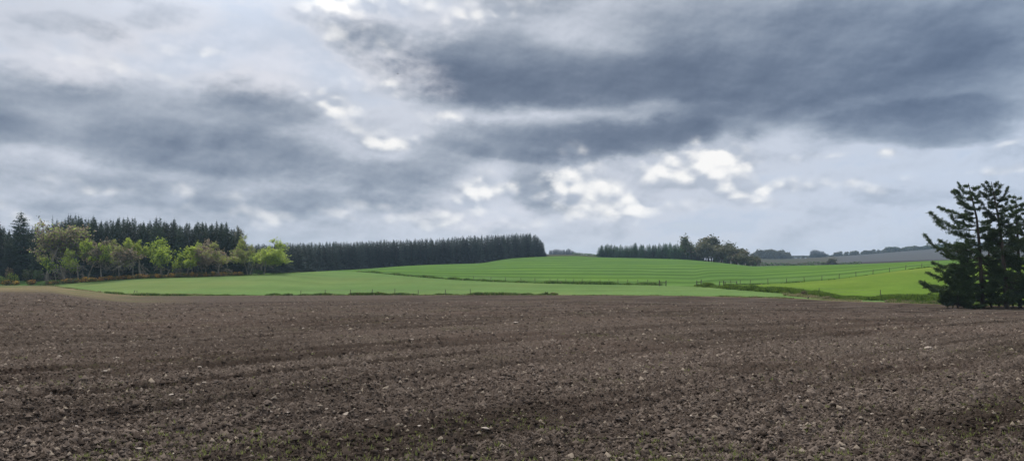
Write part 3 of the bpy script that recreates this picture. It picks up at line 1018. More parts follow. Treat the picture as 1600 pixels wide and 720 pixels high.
pine('pine_tree', 1, 101, [(1536, 477), (1533, 430), (1531, 390), (1526, 340), (1519, 310), (1513, 286)],
     [(.62, 1449, 337, -1), (.56, 1472, 352, .8), (.5, 1458, 378, -1.2), (.44, 1451, 371, 1), (.46, 1470, 400, -.5), (.72, 1474, 322, .6), (.78, 1488, 302, -.4), (.86, 1492, 296, .4), (.66, 1492, 338, 1.2),
      (.2, 1432, 450, -1.6), (.26, 1458, 431, 1.2), (.3, 1456, 418, -1), (.36, 1462, 411, .6), (.14, 1468, 456, 1), (.12, 1466, 464, -1), (.24, 1446, 444, .2), (.4, 1484, 392, 1.6), (.9, 1498, 288, 0), (.16, 1480, 452, -2), (.33, 1475, 424, -1.6), (.28, 1470, 440, -1.9), (.1, 1478, 468, -1)],
     'pine with long boughs reaching out over the bright pasture', 62, .05, 30, base_r=.3)
pine('pine_tree', 2, 99, [(1573, 478.5), (1570, 430), (1566, 385), (1560, 340), (1554, 310), (1549, 284)],
     [(.84, 1532, 300, 0), (.9, 1538, 290, .3), (.82, 1574, 296, 0), (.88, 1566, 290, .4), (.74, 1530, 318, -.5), (.7, 1578, 318, .5), (.55, 1584, 352, .6), (.5, 1540, 360, -.8)],
     'tallest pine with a leaning trunk and a flat tufted top', 72, .06, 28, base_r=.3)
pine('pine_tree', 3, 102, [(1594, 478), (1592, 420), (1590, 370), (1588, 335), (1587, 306)],
     [(.8, 1578, 322, 0), (.85, 1600, 318, 0), (.6, 1570, 362, -.6)],
     'pine with yellowish tufts cut by the edge of the picture', 62, .06, 28, base_r=.27)
pine('pine_tree', 4, 104, [(1549, 477), (1546, 420), (1544, 370), (1543, 335)],
     [(.5, 1524, 392, .6)], 'thin pine squeezed between the tallest pine and the one with long boughs', 30, .1, 24, .8, base_r=.17)
pine('pine_tree', 5, 105, [(1561, 477), (1559, 430), (1557, 392), (1556, 360)],
     [(.6, 1572, 392, .6)], 'slim pine behind the leaning trunk of the tallest pine', 26, .1, 24, .8, base_r=.15)
pine('pine_tree', 6, 100, [(1618, 479), (1616, 420), (1612, 370), (1610, 325)],
     [(.5, 1592, 392, -.6), (.65, 1596, 356, .5), (.3, 1590, 430, 0)], 'pine standing just beyond the edge of the picture', 36, .06, 26, base_r=.25)
pine('young_pine', 7, 100, [(1497, 476), (1496, 455), (1494, 432), (1492, 412)],
     [(.3, 1465, 462, -.6), (.4, 1470, 448, .6), (.5, 1474, 436, -.4), (.2, 1474, 470, .8)], 'bushy young pine filling the foot of the clump beside the long boughed one', 44, .04, 30, .75, base_r=.12)
pine('young_pine', 8, 101.5, [(1516, 477), (1515, 455), (1514, 430), (1512, 405)],
     [(.4, 1500, 440, -.6)], 'dense young pine against the trunk of the long boughed pine', 40, .04, 30, .7, base_r=.12)
pine('young_pine', 9, 103, [(1583, 478), (1582, 455), (1581, 425)], [], 'short young pine in the shade behind the tallest pine', 22, .04, 24, .6, base_r=.1)


# ------------------------------------------------------------------ rough grass on verges and banks
def verge(name, label, px0, px1, Df, o0, o1, n, h0, h1, mats, probs, seed, lump=.09, width=.07, gap=.0, blades=7):
    r = np.random.default_rng(seed)
    px = r.uniform(px0, px1, n)
    D = Df(px) + r.uniform(o0, o1, n)
    X = (px - 800) / FOC * D
    L = fbm(X * lump * 3, D * lump * 3, seed, 4)
    keep = L > gap
    px, D, X, L = px[keep], D[keep], X[keep], L[keep]
    Z = terrain(X, D)
    n = len(X)
    h = (h0 + (h1 - h0) * smooth(.3, .75, L)) * r.uniform(.6, 1.15, n)
    idx = np.repeat(np.arange(n), blades)
    m = len(idx)
    a = r.uniform(0, 6.283, m); ln = r.uniform(.1, .75, m) * h[idx]
    up = np.stack([np.cos(a) * ln, np.sin(a) * ln, h[idx] * r.uniform(.6, 1.1, m)], 1)
    b = perp(up, r) * width * r.uniform(.6, 1.4, (m, 1))
    C = np.stack([X[idx], D[idx], Z[idx] - .03], 1) + np.stack([np.cos(a), np.sin(a), 0 * a], 1) * r.uniform(0, .25, (m, 1))
    V, F = cards(C, up, b, tri=True)
    mi = r.choice(len(mats), size=n, p=probs)[idx]
    o = link(name, mesh(name, V, [F], [M[k] for k in mats], mat_idx=mi))
    return tag(o, label, kind='stuff')


G3 = ['verge', 'verge_dark', 'straw']
verge('grass_verge', 'dark rough grass along the edge of the ploughed field', 165, 870, D1, -.2, 1.8, 6500, .08, .68, G3, [.4, .5, .1], 1, gap=.22)
verge('grass_verge', 'pale dry grass along the edge of the ploughed field', 70, 330, D1, .2, 4.5, 2200, .12, .42, G3, [.4, .05, .55], 2)
verge('grass_verge', 'thin short grass along the edge of the ploughed field', 850, 1240, D1, .2, 1.8, 2600, .08, .34, G3, [.42, .16, .42], 3, gap=.3)
verge('grass_bank', 'dark rough grass bank between the pale and the striped green fields', 556, 1034, D2, -.3, 2.8, 5200, .12, .75, G3, [.42, .53, .05], 4, gap=.18)
verge('grass_bank', 'tall lush grass bank below the bright pasture', 1086, 1470, D2, -.6, 4.6, 10500, .18, .9, ['lush', 'verge_dark', 'verge'], [.5, .22, .28], 5, gap=.1)
verge('grass_bank', 'dry straw coloured grass at the foot of the bank', 1225, 1345, D2, -5.0, 1.0, 1500, .15, .5, G3, [.2, .05, .75], 6)
verge('grass_bank', 'dry straw coloured grass at the foot of the bank', 1385, 1480, D1, .3, 4.5, 900, .15, .5, G3, [.4, .15, .45], 7)
verge('grass_bank', 'rough grass beneath the pines', 1440, 1660, D1, .2, 5.5, 2600, .12, .5, ['lush', 'verge_dark', 'straw'], [.45, .45, .1], 8)
verge('grass_verge', 'rough grass under the wire fence of the bright pasture', 1130, 1500, DF, -.5, .6, 900, .1, .42, G3, [.4, .55, .05], 9, gap=.45)
verge('grass_verge', 'rough grass along the foot of the woods', 60, 470, D2, -.8, 1.4, 2600, .15, .5, G3, [.55, .3, .15], 10)

for k, (px, off, w, h, mats, lab) in enumerate([
        (583, 1.0, .9, .75, ['verge_dark', 'dull'], 'small dark weed clump beside a thin post at the field edge'),
        (590, 1.0, .8, .8, ['verge_dark', 'bracken'], 'dark weed clump joined to the reddish brown dock stems'),
        (596, 1.0, 1.5, .65, ['bracken', 'straw'], 'reddish brown dock stems at the field edge'),
        (854, 1.0, .8, .7, ['verge_dark', 'verge'], 'small dark green clump next to the orange brown dock stems'),
        (865, 1.0, 2.2, .7, ['bracken', 'gorse', 'straw'], 'orange brown dock stems next to a dark green clump'),
        (1292, -2.0, 2.4, .7, ['straw', 'gorse'], 'yellowish dry weed patch where the bank meets the soil'),
        (1258, -.5, 1.6, .8, ['bracken', 'dull'], 'dark twiggy weed clump above the crow')]):
    o = link('weed_clump', shrub_mesh('weed_clump', 400 + k, w, h, mats, 260, .16, lobes=3))
    tag(place(o, px, float((D1 if px < 1200 else D2)(px)) + off), lab, 'weed')

# ------------------------------------------------------------------ fences
def post_mesh(seed, h, w=.11, square=False):
    r = np.random.default_rng(seed)
    b = MB()
    lean = r.normal(size=2) * .035
    b.tube([(0, 0, -.3), (lean[0] * .5, lean[1] * .5, h * .5), (lean[0], lean[1], h - .05), (lean[0], lean[1], h)], [w * .62, w * .58, w * .54, w * .40], 4 if square else 7)
    return b.build('post', M['wood'])


POSTS = [post_mesh(i, 1.18 + .04 * i) for i in range(5)]


def fence(name, label, pts, wires=(.45, .8, 1.08), posts=True, tilt=None, wire_r=.012):
    """pts: (photo column, distance) of every post"""
    P = [at(*p) for p in pts]
    root = empty(name, P[0])
    for i, p in enumerate(P):
        o = link('post', POSTS[i % 5], root)
        o.location = p - P[0]
        o.rotation_euler = (random.gauss(0, .03), random.gauss(0, .04) + (tilt or {}).get(i, 0), random.uniform(0, 3))
        o.scale = (1, 1, random.uniform(.92, 1.06))
    for h in wires:
        b = MB()
        Q = []
        for a, c in zip(P[:-1], P[1:]):
            for t in (0, .5):
                q = a.lerp(c, t); q.z += h - .02 * (t > 0); Q.append(q - P[0])
        q = P[-1].copy(); q.z += h; Q.append(q - P[0])
        b.tube(Q, [wire_r] * len(Q), 3, cap=False)
        link('wire', b.build('wire', M['wire']), root)
    return tag(root, label, 'fence')


fence('wire_fence', 'thin post and wire fence along the far edge of the ploughed soil', [(x, float(D1(x)) + 1.1) for x in (470, 508.5, 547.5, 582, 617, 653.5, 696, 735)], tilt={5: .02})
lp = fence('wire_fence', 'two leaning posts of a broken fence near the corner of the pale green field', [(208, float(D1(208)) + 1.0), (214, float(D1(214)) + 1.0)], wires=(.7,), tilt={0: .3})
fence('wire_fence', 'post and wire fence along the grass bank under the striped field',
      [(x, float(D2(x)) + 1.6) for x in (740, 767, 790, 814, 836, 859.5, 871.5, 884, 896.5, 909.6, 923, 937.5, 951.4, 965.6, 980.6, 996.6, 1012.7, 1030)])
fence('wire_fence', 'post and wire fence climbing between the bright pasture and the striped field',
      [(x, float(DF(x))) for x in (1131, 1142, 1156.6, 1172, 1200, 1229, 1256.6, 1284, 1311, 1337.5, 1364, 1390, 1415, 1439.5, 1466, 1494, 1524)])
fence('wire_fence', 'pair of posts on the lush bank below the bright pasture', [(1280, float(D2(1280)) + 3.2), (1376, float(D2(1376)) + 2.2)], wires=(.5, 1.05))


def hurdle(label, x0, x1, D, h=1.45, rails=(.35, .75, 1.1), top=None, dy=0.0):
    a, c = at(x0, D), at(x1, D + dy)
    root = empty('fence_strainer', a)
    for p in (a, c):
        b = MB(); b.tube([(0, 0, -.4), (0, 0, h * .5), (.02, 0, h - .06), (.02, 0, h)], [.12, .115, .11, .085], 8)
        o = link('post', b.build('post', M['wood']), root); o.location = p - a
    d = c - a
    for r_ in rails:
        b = MB()
        L = math.hypot(d.x, d.y)
        b.box((d.x / 2, d.y / 2 - .13, r_ + d.z / 2), (L + .3, .05, .10), math.atan2(d.y, d.x))
        link('rail', b.build('rail', M['wood']), root)
    return tag(root, label, 'fence')


hurdle('short railed fence end with two stout posts at the near side of the gateway', 1030.6, 1040.6, 191)
hurdle('short railed fence end facing the gateway from the pasture side', 1088.6, 1095.5, 185, 1.45, (.4, .95))
hurdle('small two post fence frame just past the gateway', 1124.3, 1130.6, 184, 1.2, (.95,))
hurdle('low rail fence piece between the small frame and the climbing fence', 1133, 1151, 184.5, .95, (.72,))

# ------------------------------------------------------------------ far country
def small_tree(seed, conif=False, bare=False):
    """one-piece tree for the far distance: trunk and crown in a single mesh"""
    r = np.random.default_rng(seed)
    c = MB()
    if conif:
        return conifer_crown(seed, 10, 5.6, levels=18, k=8, taper=.6, ragged=.3).build('conifer', M['spruce_far'])
    limbs, tips, r = grow(seed, 10, 3.4, levels=3, kids=(5, 4, 4), fork=.3)
    for pts, rr, lev in limbs: c.tube(pts, [max(x, .07) for x in rr], 4)
    P = np.array([a for a, _ in tips]); q = np.repeat(P, 10 if bare else 22, 0)
    q = q + r.normal(size=q.shape) * .45
    nrm = rnd_dirs(len(q), r, .5); a = perp(nrm, r); b = np.cross(nrm, a)
    V, F = cards(q, a * .5, b * .36)
    n4 = sum(len(f) for f in c.F4)
    c.add(V, F)
    fs = [np.concatenate(f) for f in (c.F3, c.F4) if f]
    tot = sum(len(f) for f in fs)
    mi = np.zeros(tot, int); mi[tot - len(F):] = 1
    Vc = np.concatenate(c.V); Vc = Vc * (10.2 / np.percentile(Vc[:, 2], 99.5))
    return mesh('tree', Vc, fs, [M['bark'], M['dull']], mat_idx=mi)


ST = [small_tree(500 + i, bare=(i % 3 == 0)) for i in range(5)]
SF = [small_tree(510 + i, conif=True) for i in range(3)]


def far_tree(name, me, px, D, top, label, cat, group=None, wide=1.0):
    o = link(name, me)
    h = max(2.0, height_for(px, D, top))
    place(o, px, D, h / 10.2, sx=h / 10.2 * wide)
    return tag(o, label, cat, group)


# trees above the hedge on the skyline of the hill
SKY = [(1311, 393.5, 1.2), (1322, 394, .6), (1326, 393.5, 1.1), (1331, 392.5, 1), (1336, 392.3, 1.1), (1342, 392.6, .8), (1350, 391.3, 1.1), (1355, 391.6, 1), (1360, 391.4, 1), (1368, 390.2, 1.2), (1375.5, 390.4, .7),
       (1382, 388.6, 1.1), (1390, 388.8, 1.0), (1395, 389.2, .8), (1400, 388.2, .9), (1406, 386.6, 1.1), (1412, 387.2, .9), (1418, 385.2, 1.3), (1427, 387.5, .8), (1436, 384.2, 1.2), (1443, 387, .7), (1450, 385, 1.1), (1462, 383, 1.1), (1474, 381, 1.0), (1486, 381, 1.2), (1500, 378, 1.1)]
for i, (x, t, w) in enumerate(SKY):
    far_tree('skyline_tree', ST[i % 5], x, float(D6(x)) - 4 + random.uniform(-3, 3), t, 'small rounded tree in the line along the far hazy hilltop', 'tree', 'trees along the far hilltop', w * 1.15)
# far wood left of the hill, clumps on the ridge
for i in range(24):
    x = 1181 + i * 2.25 + random.uniform(-.6, .6)
    t = np.interp(x, [1181, 1190, 1200, 1215, 1228, 1232, 1236], [394.5, 391.5, 391.2, 391.8, 394, 396, 402])
    far_tree('far_tree', ST[(i * 3) % 5], x, 1290 + random.uniform(-25, 25), t + random.uniform(-.5, .5), 'blue hazed tree in the flat topped far wood', 'tree', 'trees of the flat topped far wood', random.uniform(.75, 1.0))
for i, (x, t) in enumerate([(1240, 401), (1247, 400.4), (1254, 402), (1261, 402.5)]):
    far_tree('far_tree', ST[i % 5], x, 1380, t, 'low scattered tree between the flat topped far wood and the jagged clump', 'tree', 'low trees between the far woods', 1.3)
for i in range(10):
    x = 1267.5 + i * 2.7
    t = np.interp(x, [1266, 1270, 1284, 1289, 1293], [391.5, 390.5, 391, 394, 398])
    far_tree('far_conifer', SF[i % 3], x, 1350 + random.uniform(-12, 12), t + random.uniform(-.8, .8), 'tall conifer in the jagged clump on the far ridge', 'conifer', 'conifers of the jagged far clump', 1.25)
far_tree('far_conifer', SF[1], 1299, 1380, 397.5, 'single pointed conifer right of the jagged far clump', 'conifer')
for i in range(17):
    x = 859 + i * 2.9 + random.uniform(-.5, .5)
    t = np.interp(x, [858, 870, 885, 888, 892, 900, 908], [390, 388.3, 389.5, 387.3, 390, 393, 395])
    far_tree('far_conifer', SF[(i * 2) % 3], x, 930 + random.uniform(-8, 8), t + random.uniform(-.5, .9), 'small dark conifer in the far wood behind the gap in the ridge', 'conifer', 'conifers behind the gap in the ridge', random.uniform(.9, 1.25))


def hedge(name, label, pts, h, mats, seed, w=2.5, n_per=2.6, leaf=.6):
    """hedge of leaf faces along (column, distance) points"""
    r = np.random.default_rng(seed)
    Q = [at(*p) for p in pts]
    C = []
    for a, c in zip(Q[:-1], Q[1:]):
        L = (c - a).length
        m = int(L * n_per * h)
        t = r.uniform(0, 1, m)
        pp = np.array(a)[None] + t[:, None] * (np.array(c) - np.array(a))[None]
        pp[:, 0] += r.normal(size=m) * .4 * w * .5; pp[:, 1] += r.normal(size=m) * w * .4
        hh = h * (.45 + 1.0 * fbm(pp[:, 0] * .06, pp[:, 1] * .06, seed, 4))
        pp[:, 2] = terrain(pp[:, 0], pp[:, 1]) + hh * r.uniform(0, 1, m) ** .7
        C.append(pp)
    C = np.concatenate(C); m = len(C)
    nn = rnd_dirs(m, r, .4); a = perp(nn, r); b = np.cross(nn, a); sz = leaf * r.uniform(.6, 1.3, (m, 1))
    V, F = cards(C, a * sz, b * sz * .8)
    mi = r.choice(len(mats), size=m)
    o = link(name, mesh(name, V, [F], [M[k] for k in mats], mat_idx=mi))
    return tag(o, label, 'hedge')


hedge('hedge', 'long dark green hedge behind the far side of the striped field', [(x, 735) for x in range(1176, 1350, 12)], 3.6, ['mid_leaf', 'verge_dark', 'dull'], 600, 5, 5, .7)
hedge('hedge', 'low hazy hedge along the far hilltop below the spaced skyline trees', [(x, float(D6(x)) - 6) for x in range(1294, 1400, 8)], 3.6, ['dull', 'spruce_far', 'verge_dark'], 606, 8, 4, 1.1)
hedge('hedge', 'thick belt of hazy trees and hedge on the higher end of the far hilltop', [(x, float(D6(x)) - 14) for x in range(1384, 1600, 8)], 10.0, ['dull', 'spruce_far', 'verge_dark'], 601, 8, 3, 1.3)
hedge('hedge', 'low hazy hedge crossing the ridge between the far woods', [(x, float(D6(x)) - 60) for x in range(1225, 1302, 10)], 5, ['dull', 'spruce_far'], 602, 7, 3, 1.2)
hedge('hedge', 'low green hedge on the skyline between the long wood and the crest wood', [(x, 640) for x in range(896, 936, 5)], 2.2, ['mid_leaf', 'verge_dark'], 603, 4, 7, .5)
far_tree('far_tree', ST[2], 1298.5, 728, 404.5, 'dark bushy tree standing up from the long far hedge', 'tree', None, 1.2)
far_tree('far_tree', ST[4], 1289, 730, 408, 'small bush sticking up from the long far hedge', 'tree', None, 1.2)

# ------------------------------------------------------------------ on the soil: clods, stones, seedlings
def soil_z(X, Y):
    h, w = soil_shape(np.asarray(X, float), np.asarray(Y, float))
    return terrain(X, Y, False) + h


OCT_V = np.array([(1, 0, 0), (-1, 0, 0), (0, 1, 0), (0, -1, 0), (0, 0, 1), (0, 0, -1), (.62, .62, .45), (-.62, .62, .45), (-.62, -.62, .45), (.62, -.62, .45)], float)
OCT_F = np.array([(4, 6, 7), (4, 7, 8), (4, 8, 9), (4, 9, 6), (6, 0, 2), (6, 2, 7), (7, 2, 1), (7, 1, 8), (8, 1, 3), (8, 3, 9), (9, 3, 0), (9, 0, 6), (0, 3, 5), (3, 1, 5), (1, 2, 5), (2, 0, 5)])


def rock_cloud(n, rng, X, Y, S, squash, h):
    V = OCT_V[None] * (1 + rng.normal(size=(n, 10, 1)) * .22)
    V = V + rng.normal(size=V.shape) * .08
    V[:, :, 2] *= squash * rng.uniform(.7, 1.2, (n, 1))
    V[:, :, 0] *= rng.uniform(.75, 1.5, (n, 1))
    a = rng.uniform(0, 6.283, n); c, s = np.cos(a)[:, None], np.sin(a)[:, None]
    x = V[:, :, 0] * c - V[:, :, 1] * s; y = V[:, :, 0] * s + V[:, :, 1] * c
    V = np.stack([x, y, V[:, :, 2]], -1) * S[:, None, None]
    V += np.stack([X, Y, terrain(X, Y, False) + h + S * .08], -1)[:, None]
    F = OCT_F[None] + (np.arange(n) * 10)[:, None, None]
    return V.reshape(-1, 3), F.reshape(-1, 3)


def screen_scatter(n, rng, p0=1.0, ymin=5.4, ymax=60):
    """points of the field, about as many in every part of the view"""
    u = rng.uniform(1 / ymax, 1 / ymin, n) if p0 == 1 else (rng.uniform((1 / ymax) ** p0, (1 / ymin) ** p0, n)) ** (1 / p0)
    Y = 1 / u
    X = rng.uniform(-1.1, 1.1, n) * Y * .75
    return X, Y


def crumbs(name, label, n, seed, p0, ymin, ymax, base, fine):
    """loose soil crumbs, about as dense everywhere in the view"""
    r = np.random.default_rng(seed)
    X, Y = screen_scatter(n, r, p0, ymin, ymax)
    h, wet_shade = soil_shape(X, Y)
    S = np.exp(r.normal(size=n) * .5) * base * (.45 + .055 * Y)
    S = np.minimum(S, .035 + .0011 * Y)
    if fine:
        V, F = rock_cloud(n, r, X, Y, S, .8, h); k = 10
    else:
        a = np.arange(5) * 2 * math.pi / 5
        ring = np.stack([np.cos(a), np.sin(a), 0 * a - .25], 1)
        V = np.concatenate([np.repeat(ring[None], n, 0), np.zeros((n, 1, 3)) + [0, 0, .8]], 1) * (1 + .25 * r.normal(size=(n, 6, 1)))
        V[:, 5, :2] += r.normal(size=(n, 2)) * .3
        V[:, :, 0] *= r.uniform(.8, 1.6, (n, 1))
        V = V * S[:, None, None] + np.stack([X, Y, terrain(X, Y, False) + h], -1)[:, None]
        V = V.reshape(-1, 3); k = 6
        F = (np.array([(i, (i + 1) % 5, 5) for i in range(5)])[None] + (np.arange(n) * 6)[:, None, None]).reshape(-1, 3)
    o = link(name, mesh(name, V, [F], M['clod'], {'wet_shade': np.repeat(wet_shade, k)}))
    tag(o, label, kind='stuff')


def scatter_clods():
    crumbs('soil_clods', 'loose crumbs of brown soil close to the viewer', 60000, 21, 1.3, 5.2, 14, .0125, True)
    crumbs('soil_clods', 'loose crumbs of brown soil over the whole ploughed field', 240000, 22, 1.35, 6, 110, .0135, False)


scatter_clods()
BIG = [(543, 646, 18, 'long flat pale stone, broadest on the soil'), (758, 671, 15, 'rounded cream stone with a domed top near the bottom edge'), (218, 702, 14, 'pale oval stone low in the corner of the soil'), (1084, 648, 14, 'buff stone beside green seedlings on the soil'),
       (1171, 605, 15, 'wide grey stone half sunk in the soil beyond the seedlings'), (806, 505, 9, 'lone pale stone far out on the smooth soil'), (1362, 645, 10, 'bright white stone on dark damp soil'), (1313, 697, 14, 'grey flat stone between seedlings close to the bottom edge'),
       (1045, 710, 12, 'mottled stone at the bottom edge among seedlings')]
SM = [(655, 665, 9), (720, 660, 10), (708, 673, 11), (639, 700, 10), (672, 702, 10), (700, 606, 9), (782, 610, 7), (639, 602, 6), (519, 599, 6), (591, 577, 7), (644, 530, 7), (942, 585, 6), (981, 599, 5), (821, 617, 7), (508, 585, 8), (692, 684, 6), (877, 695, 8),
      (622, 646, 6), (573, 654, 7), (605, 700, 9), (224, 669, 9), (249, 669, 6), (163, 581, 9), (207, 573, 8), (182, 558, 9), (93, 555, 7), (312, 579, 8), (319, 599, 7), (268, 615, 9), (286, 618, 7), (283, 625, 6), (422, 641, 8), (449, 648, 9), (472, 641, 8), (420, 664, 6),
      (119, 662, 10), (25, 661, 9), (80, 610, 6), (76, 702, 9), (8, 693, 10), (474, 511, 5), (484, 588, 5), (168, 502, 4), (120, 510, 4), (271, 707, 6), (1119, 642, 9), (1330, 676, 8), (1274, 671, 8), (1542, 643, 7), (1560, 590, 8), (1264, 599, 6), (1332, 612, 5),
      (1346, 612, 5), (1451, 545, 10), (1418, 543, 6), (1397, 579, 9), (1307, 562, 8), (1249, 621, 7), (1457, 664, 7)]


def stone_mesh(seed):
    r = np.random.default_rng(seed)
    V = OCT_V * (1 + r.normal(size=(10, 1)) * .16) + r.normal(size=(10, 3)) * .07
    me = mesh('stone', V * np.array([1, .7, .42]), [OCT_F], M['stone'])
    o = bpy.data.objects.new('tmp', me); COL.objects.link(o)
    sub = o.modifiers.new('s', 'SUBSURF'); sub.levels = 2; sub.subdivision_type = 'SIMPLE'
    sm = o.modifiers.new('m', 'SMOOTH'); sm.iterations = 2; sm.factor = .45
    dg = bpy.context.evaluated_depsgraph_get()
    out = bpy.data.meshes.new_from_object(o.evaluated_get(dg))
    bpy.data.objects.remove(o); out.name = 'stone'
    return out


STN = [stone_mesh(700 + i) for i in range(7)]
rs = random.Random(5)
allst = [(a, b, c, l) for a, b, c, l in BIG] + [(a, b, c, None) for a, b, c in SM]
for i in range(110):
    y = 720 - 235 * rs.random() ** 1.2
    allst.append((rs.uniform(0, 1600), y, rs.uniform(3.2, 6.5) * (.55 + .45 * (y - 470) / 250), None))
for i, (x, y, s, l) in enumerate(allst):
    X, Y = hit(x, y)
    w = s / FOC * Y
    o = link('stone', STN[i % 7])
    sc = w / 1.75
    o.location = (X, Y, float(soil_z(np.array([X]), np.array([Y]))[0]) + sc * .20)
    o.scale = (sc, sc * rs.uniform(.9, 1.25), sc * rs.uniform(.85, 1.2))
    o.rotation_euler = (rs.gauss(0, .14), rs.gauss(0, .14), rs.uniform(-.5, .5) + (math.pi if rs.random() < .5 else 0))
    tag(o, l or 'small pale stone lying loose on the brown ploughed soil', 'stone', None if l else 'small stones on the ploughed soil')


def seedlings():
    r = np.random.default_rng(33)
    n = 14000
    X, Y = screen_scatter(n, r, 1.3, 5.2, 26)
    px = 800 + FOC * X / Y
    dens = fbm(X * .55, Y * .55, 77, 4) + .10 * smooth(950, 1200, px) - .02 * smooth(15, 26, Y) + .06 * smooth(10, 6, Y) + .05 * smooth(200, 0, px)
    keep = smooth(.53, .74, dens) > r.uniform(0, 1, n)
    X, Y = X[keep], Y[keep]; n = len(X)
    Z = soil_z(X, Y)
    k = 5
    idx = np.repeat(np.arange(n), k); m = n * k
    a = r.uniform(0, 6.283, m); h = r.uniform(.02, .055, m) * np.repeat(r.uniform(.6, 1.3, n), k)
    ln = h * r.uniform(.1, .7, m)
    up = np.stack([np.cos(a) * ln, np.sin(a) * ln, h], 1)
    b = perp(up, r) * .006 * r.uniform(.7, 1.5, (m, 1))
    C = np.stack([X[idx], Y[idx], Z[idx] - .005], 1) + np.stack([np.cos(a), np.sin(a), 0 * a], 1) * r.uniform(0, .03, (m, 1))
    V, F = cards(C, up, b, tri=True)
    tag(link('seedling_grass', mesh('seedling_grass', V, [F], M['seedling'])), 'fine green weed seedlings sprouting in patches on the soil', kind='stuff')


seedlings()


# ------------------------------------------------------------------ birds
def loft(sections, k=10):
    """closed body through (centre, half width, half height) rings along y"""
    b = MB(); V = []
    a = np.arange(k) * 2 * math.pi / k
    for c, w, h in sections:
        V.append(np.array(c) + np.stack([np.cos(a) * w, 0 * a, np.sin(a) * h], 1))
    V = np.concatenate(V); F = []
    for i in range(len(sections) - 1):
        for j in range(k): F.append((i * k + j, i * k + (j + 1) % k, (i + 1) * k + (j + 1) % k, (i + 1) * k + j))
    b.add(V, F)
    return b


# a crow on the ground at the field edge, seen from its side, body sloping up to the head
g = at(1263, 129.2, -.03)
crow = empty('crow', g, math.radians(-70))
bd = loft([((0, -.34, .20), .012, .006), ((0, -.24, .25), .05, .025), ((0, -.12, .31), .075, .07), ((0, .02, .39), .09, .095), ((0, .13, .47), .075, .085), ((0, .2, .54), .05, .055), ((0, .245, .585), .052, .055), ((0, .29, .60), .035, .038), ((0, .32, .598), .004, .004)])
for s in (-1, 1):
    bd.tube([(s * .04, .0, .34), (s * .045, .03, .18), (s * .045, -.01, .10), (s * .045, .0, .02)], [.03, .016, .009, .009], 5)
    for tx, ty in ((-.02, .06), (0, .075), (.02, .06), (0, -.04)): bd.tube([(s * .045, 0, .02), (s * .045 + tx, ty, .008)], [.008, .005], 4)
link('body', bd.build('body', M['feather'], True), crow)
for s in (-1, 1):
    w = loft([((s * .085, .1, .43), .012, .05), ((s * .098, -.05, .36), .016, .075), ((s * .07, -.2, .28), .012, .045), ((s * .03, -.33, .215), .004, .01)], 8)
    link('wing', w.build('wing', M['feather'], True), crow)
bk = MB(); bk.tube([(0, .31, .598), (0, .36, .592), (0, .395, .578)], [.016, .011, .003], 6)
link('beak', bk.build('beak', M['beak'], True), crow)
tag(crow, 'small dark crow standing at the edge of the soil by the dry weed patch', 'bird')

# a small bird high in the air
D = 75.0
bird = empty('bird', ((622 - 800) / FOC * D, D, CAMH + (HOR - 116) / FOC * D), math.radians(65))
bb = loft([((0, -.10, 0), .018, .003), ((0, -.05, 0), .012, .008), ((0, 0, 0), .024, .022), ((0, .05, .004), .022, .02), ((0, .075, .012), .014, .015), ((0, .095, .012), .002, .002)], 8)
link('body', bb.build('body', M['feather'], True), bird)
for s in (-1, 1):
    w = MB()
    v = np.array([(s * .015, .045, .008), (s * .015, -.025, .008), (s * .08, .05, .03), (s * .08, -.03, .028), (s * .16, .0, .025), (s * .155, -.02, .024)])
    v2 = v + np.array([0, 0, .006])
    w.add(np.concatenate([v, v2]), [(0, 2, 3, 1), (2, 4, 5, 3), (6, 7, 9, 8), (8, 9, 11, 10), (0, 6, 8, 2), (2, 8, 10, 4), (4, 10, 11, 5), (5, 11, 9, 3), (3, 9, 7, 1), (1, 7, 6, 0)])
    link('wing', w.build('wing', M['feather']), bird)
tag(bird, 'tiny dark bird flying high beneath the clouds', 'bird')


# ------------------------------------------------------------------ sky, sun, air, camera
EXPOSURE = 0.26
BG = .1
SUN_AZ, SUN_EL = -24.0, 46.0


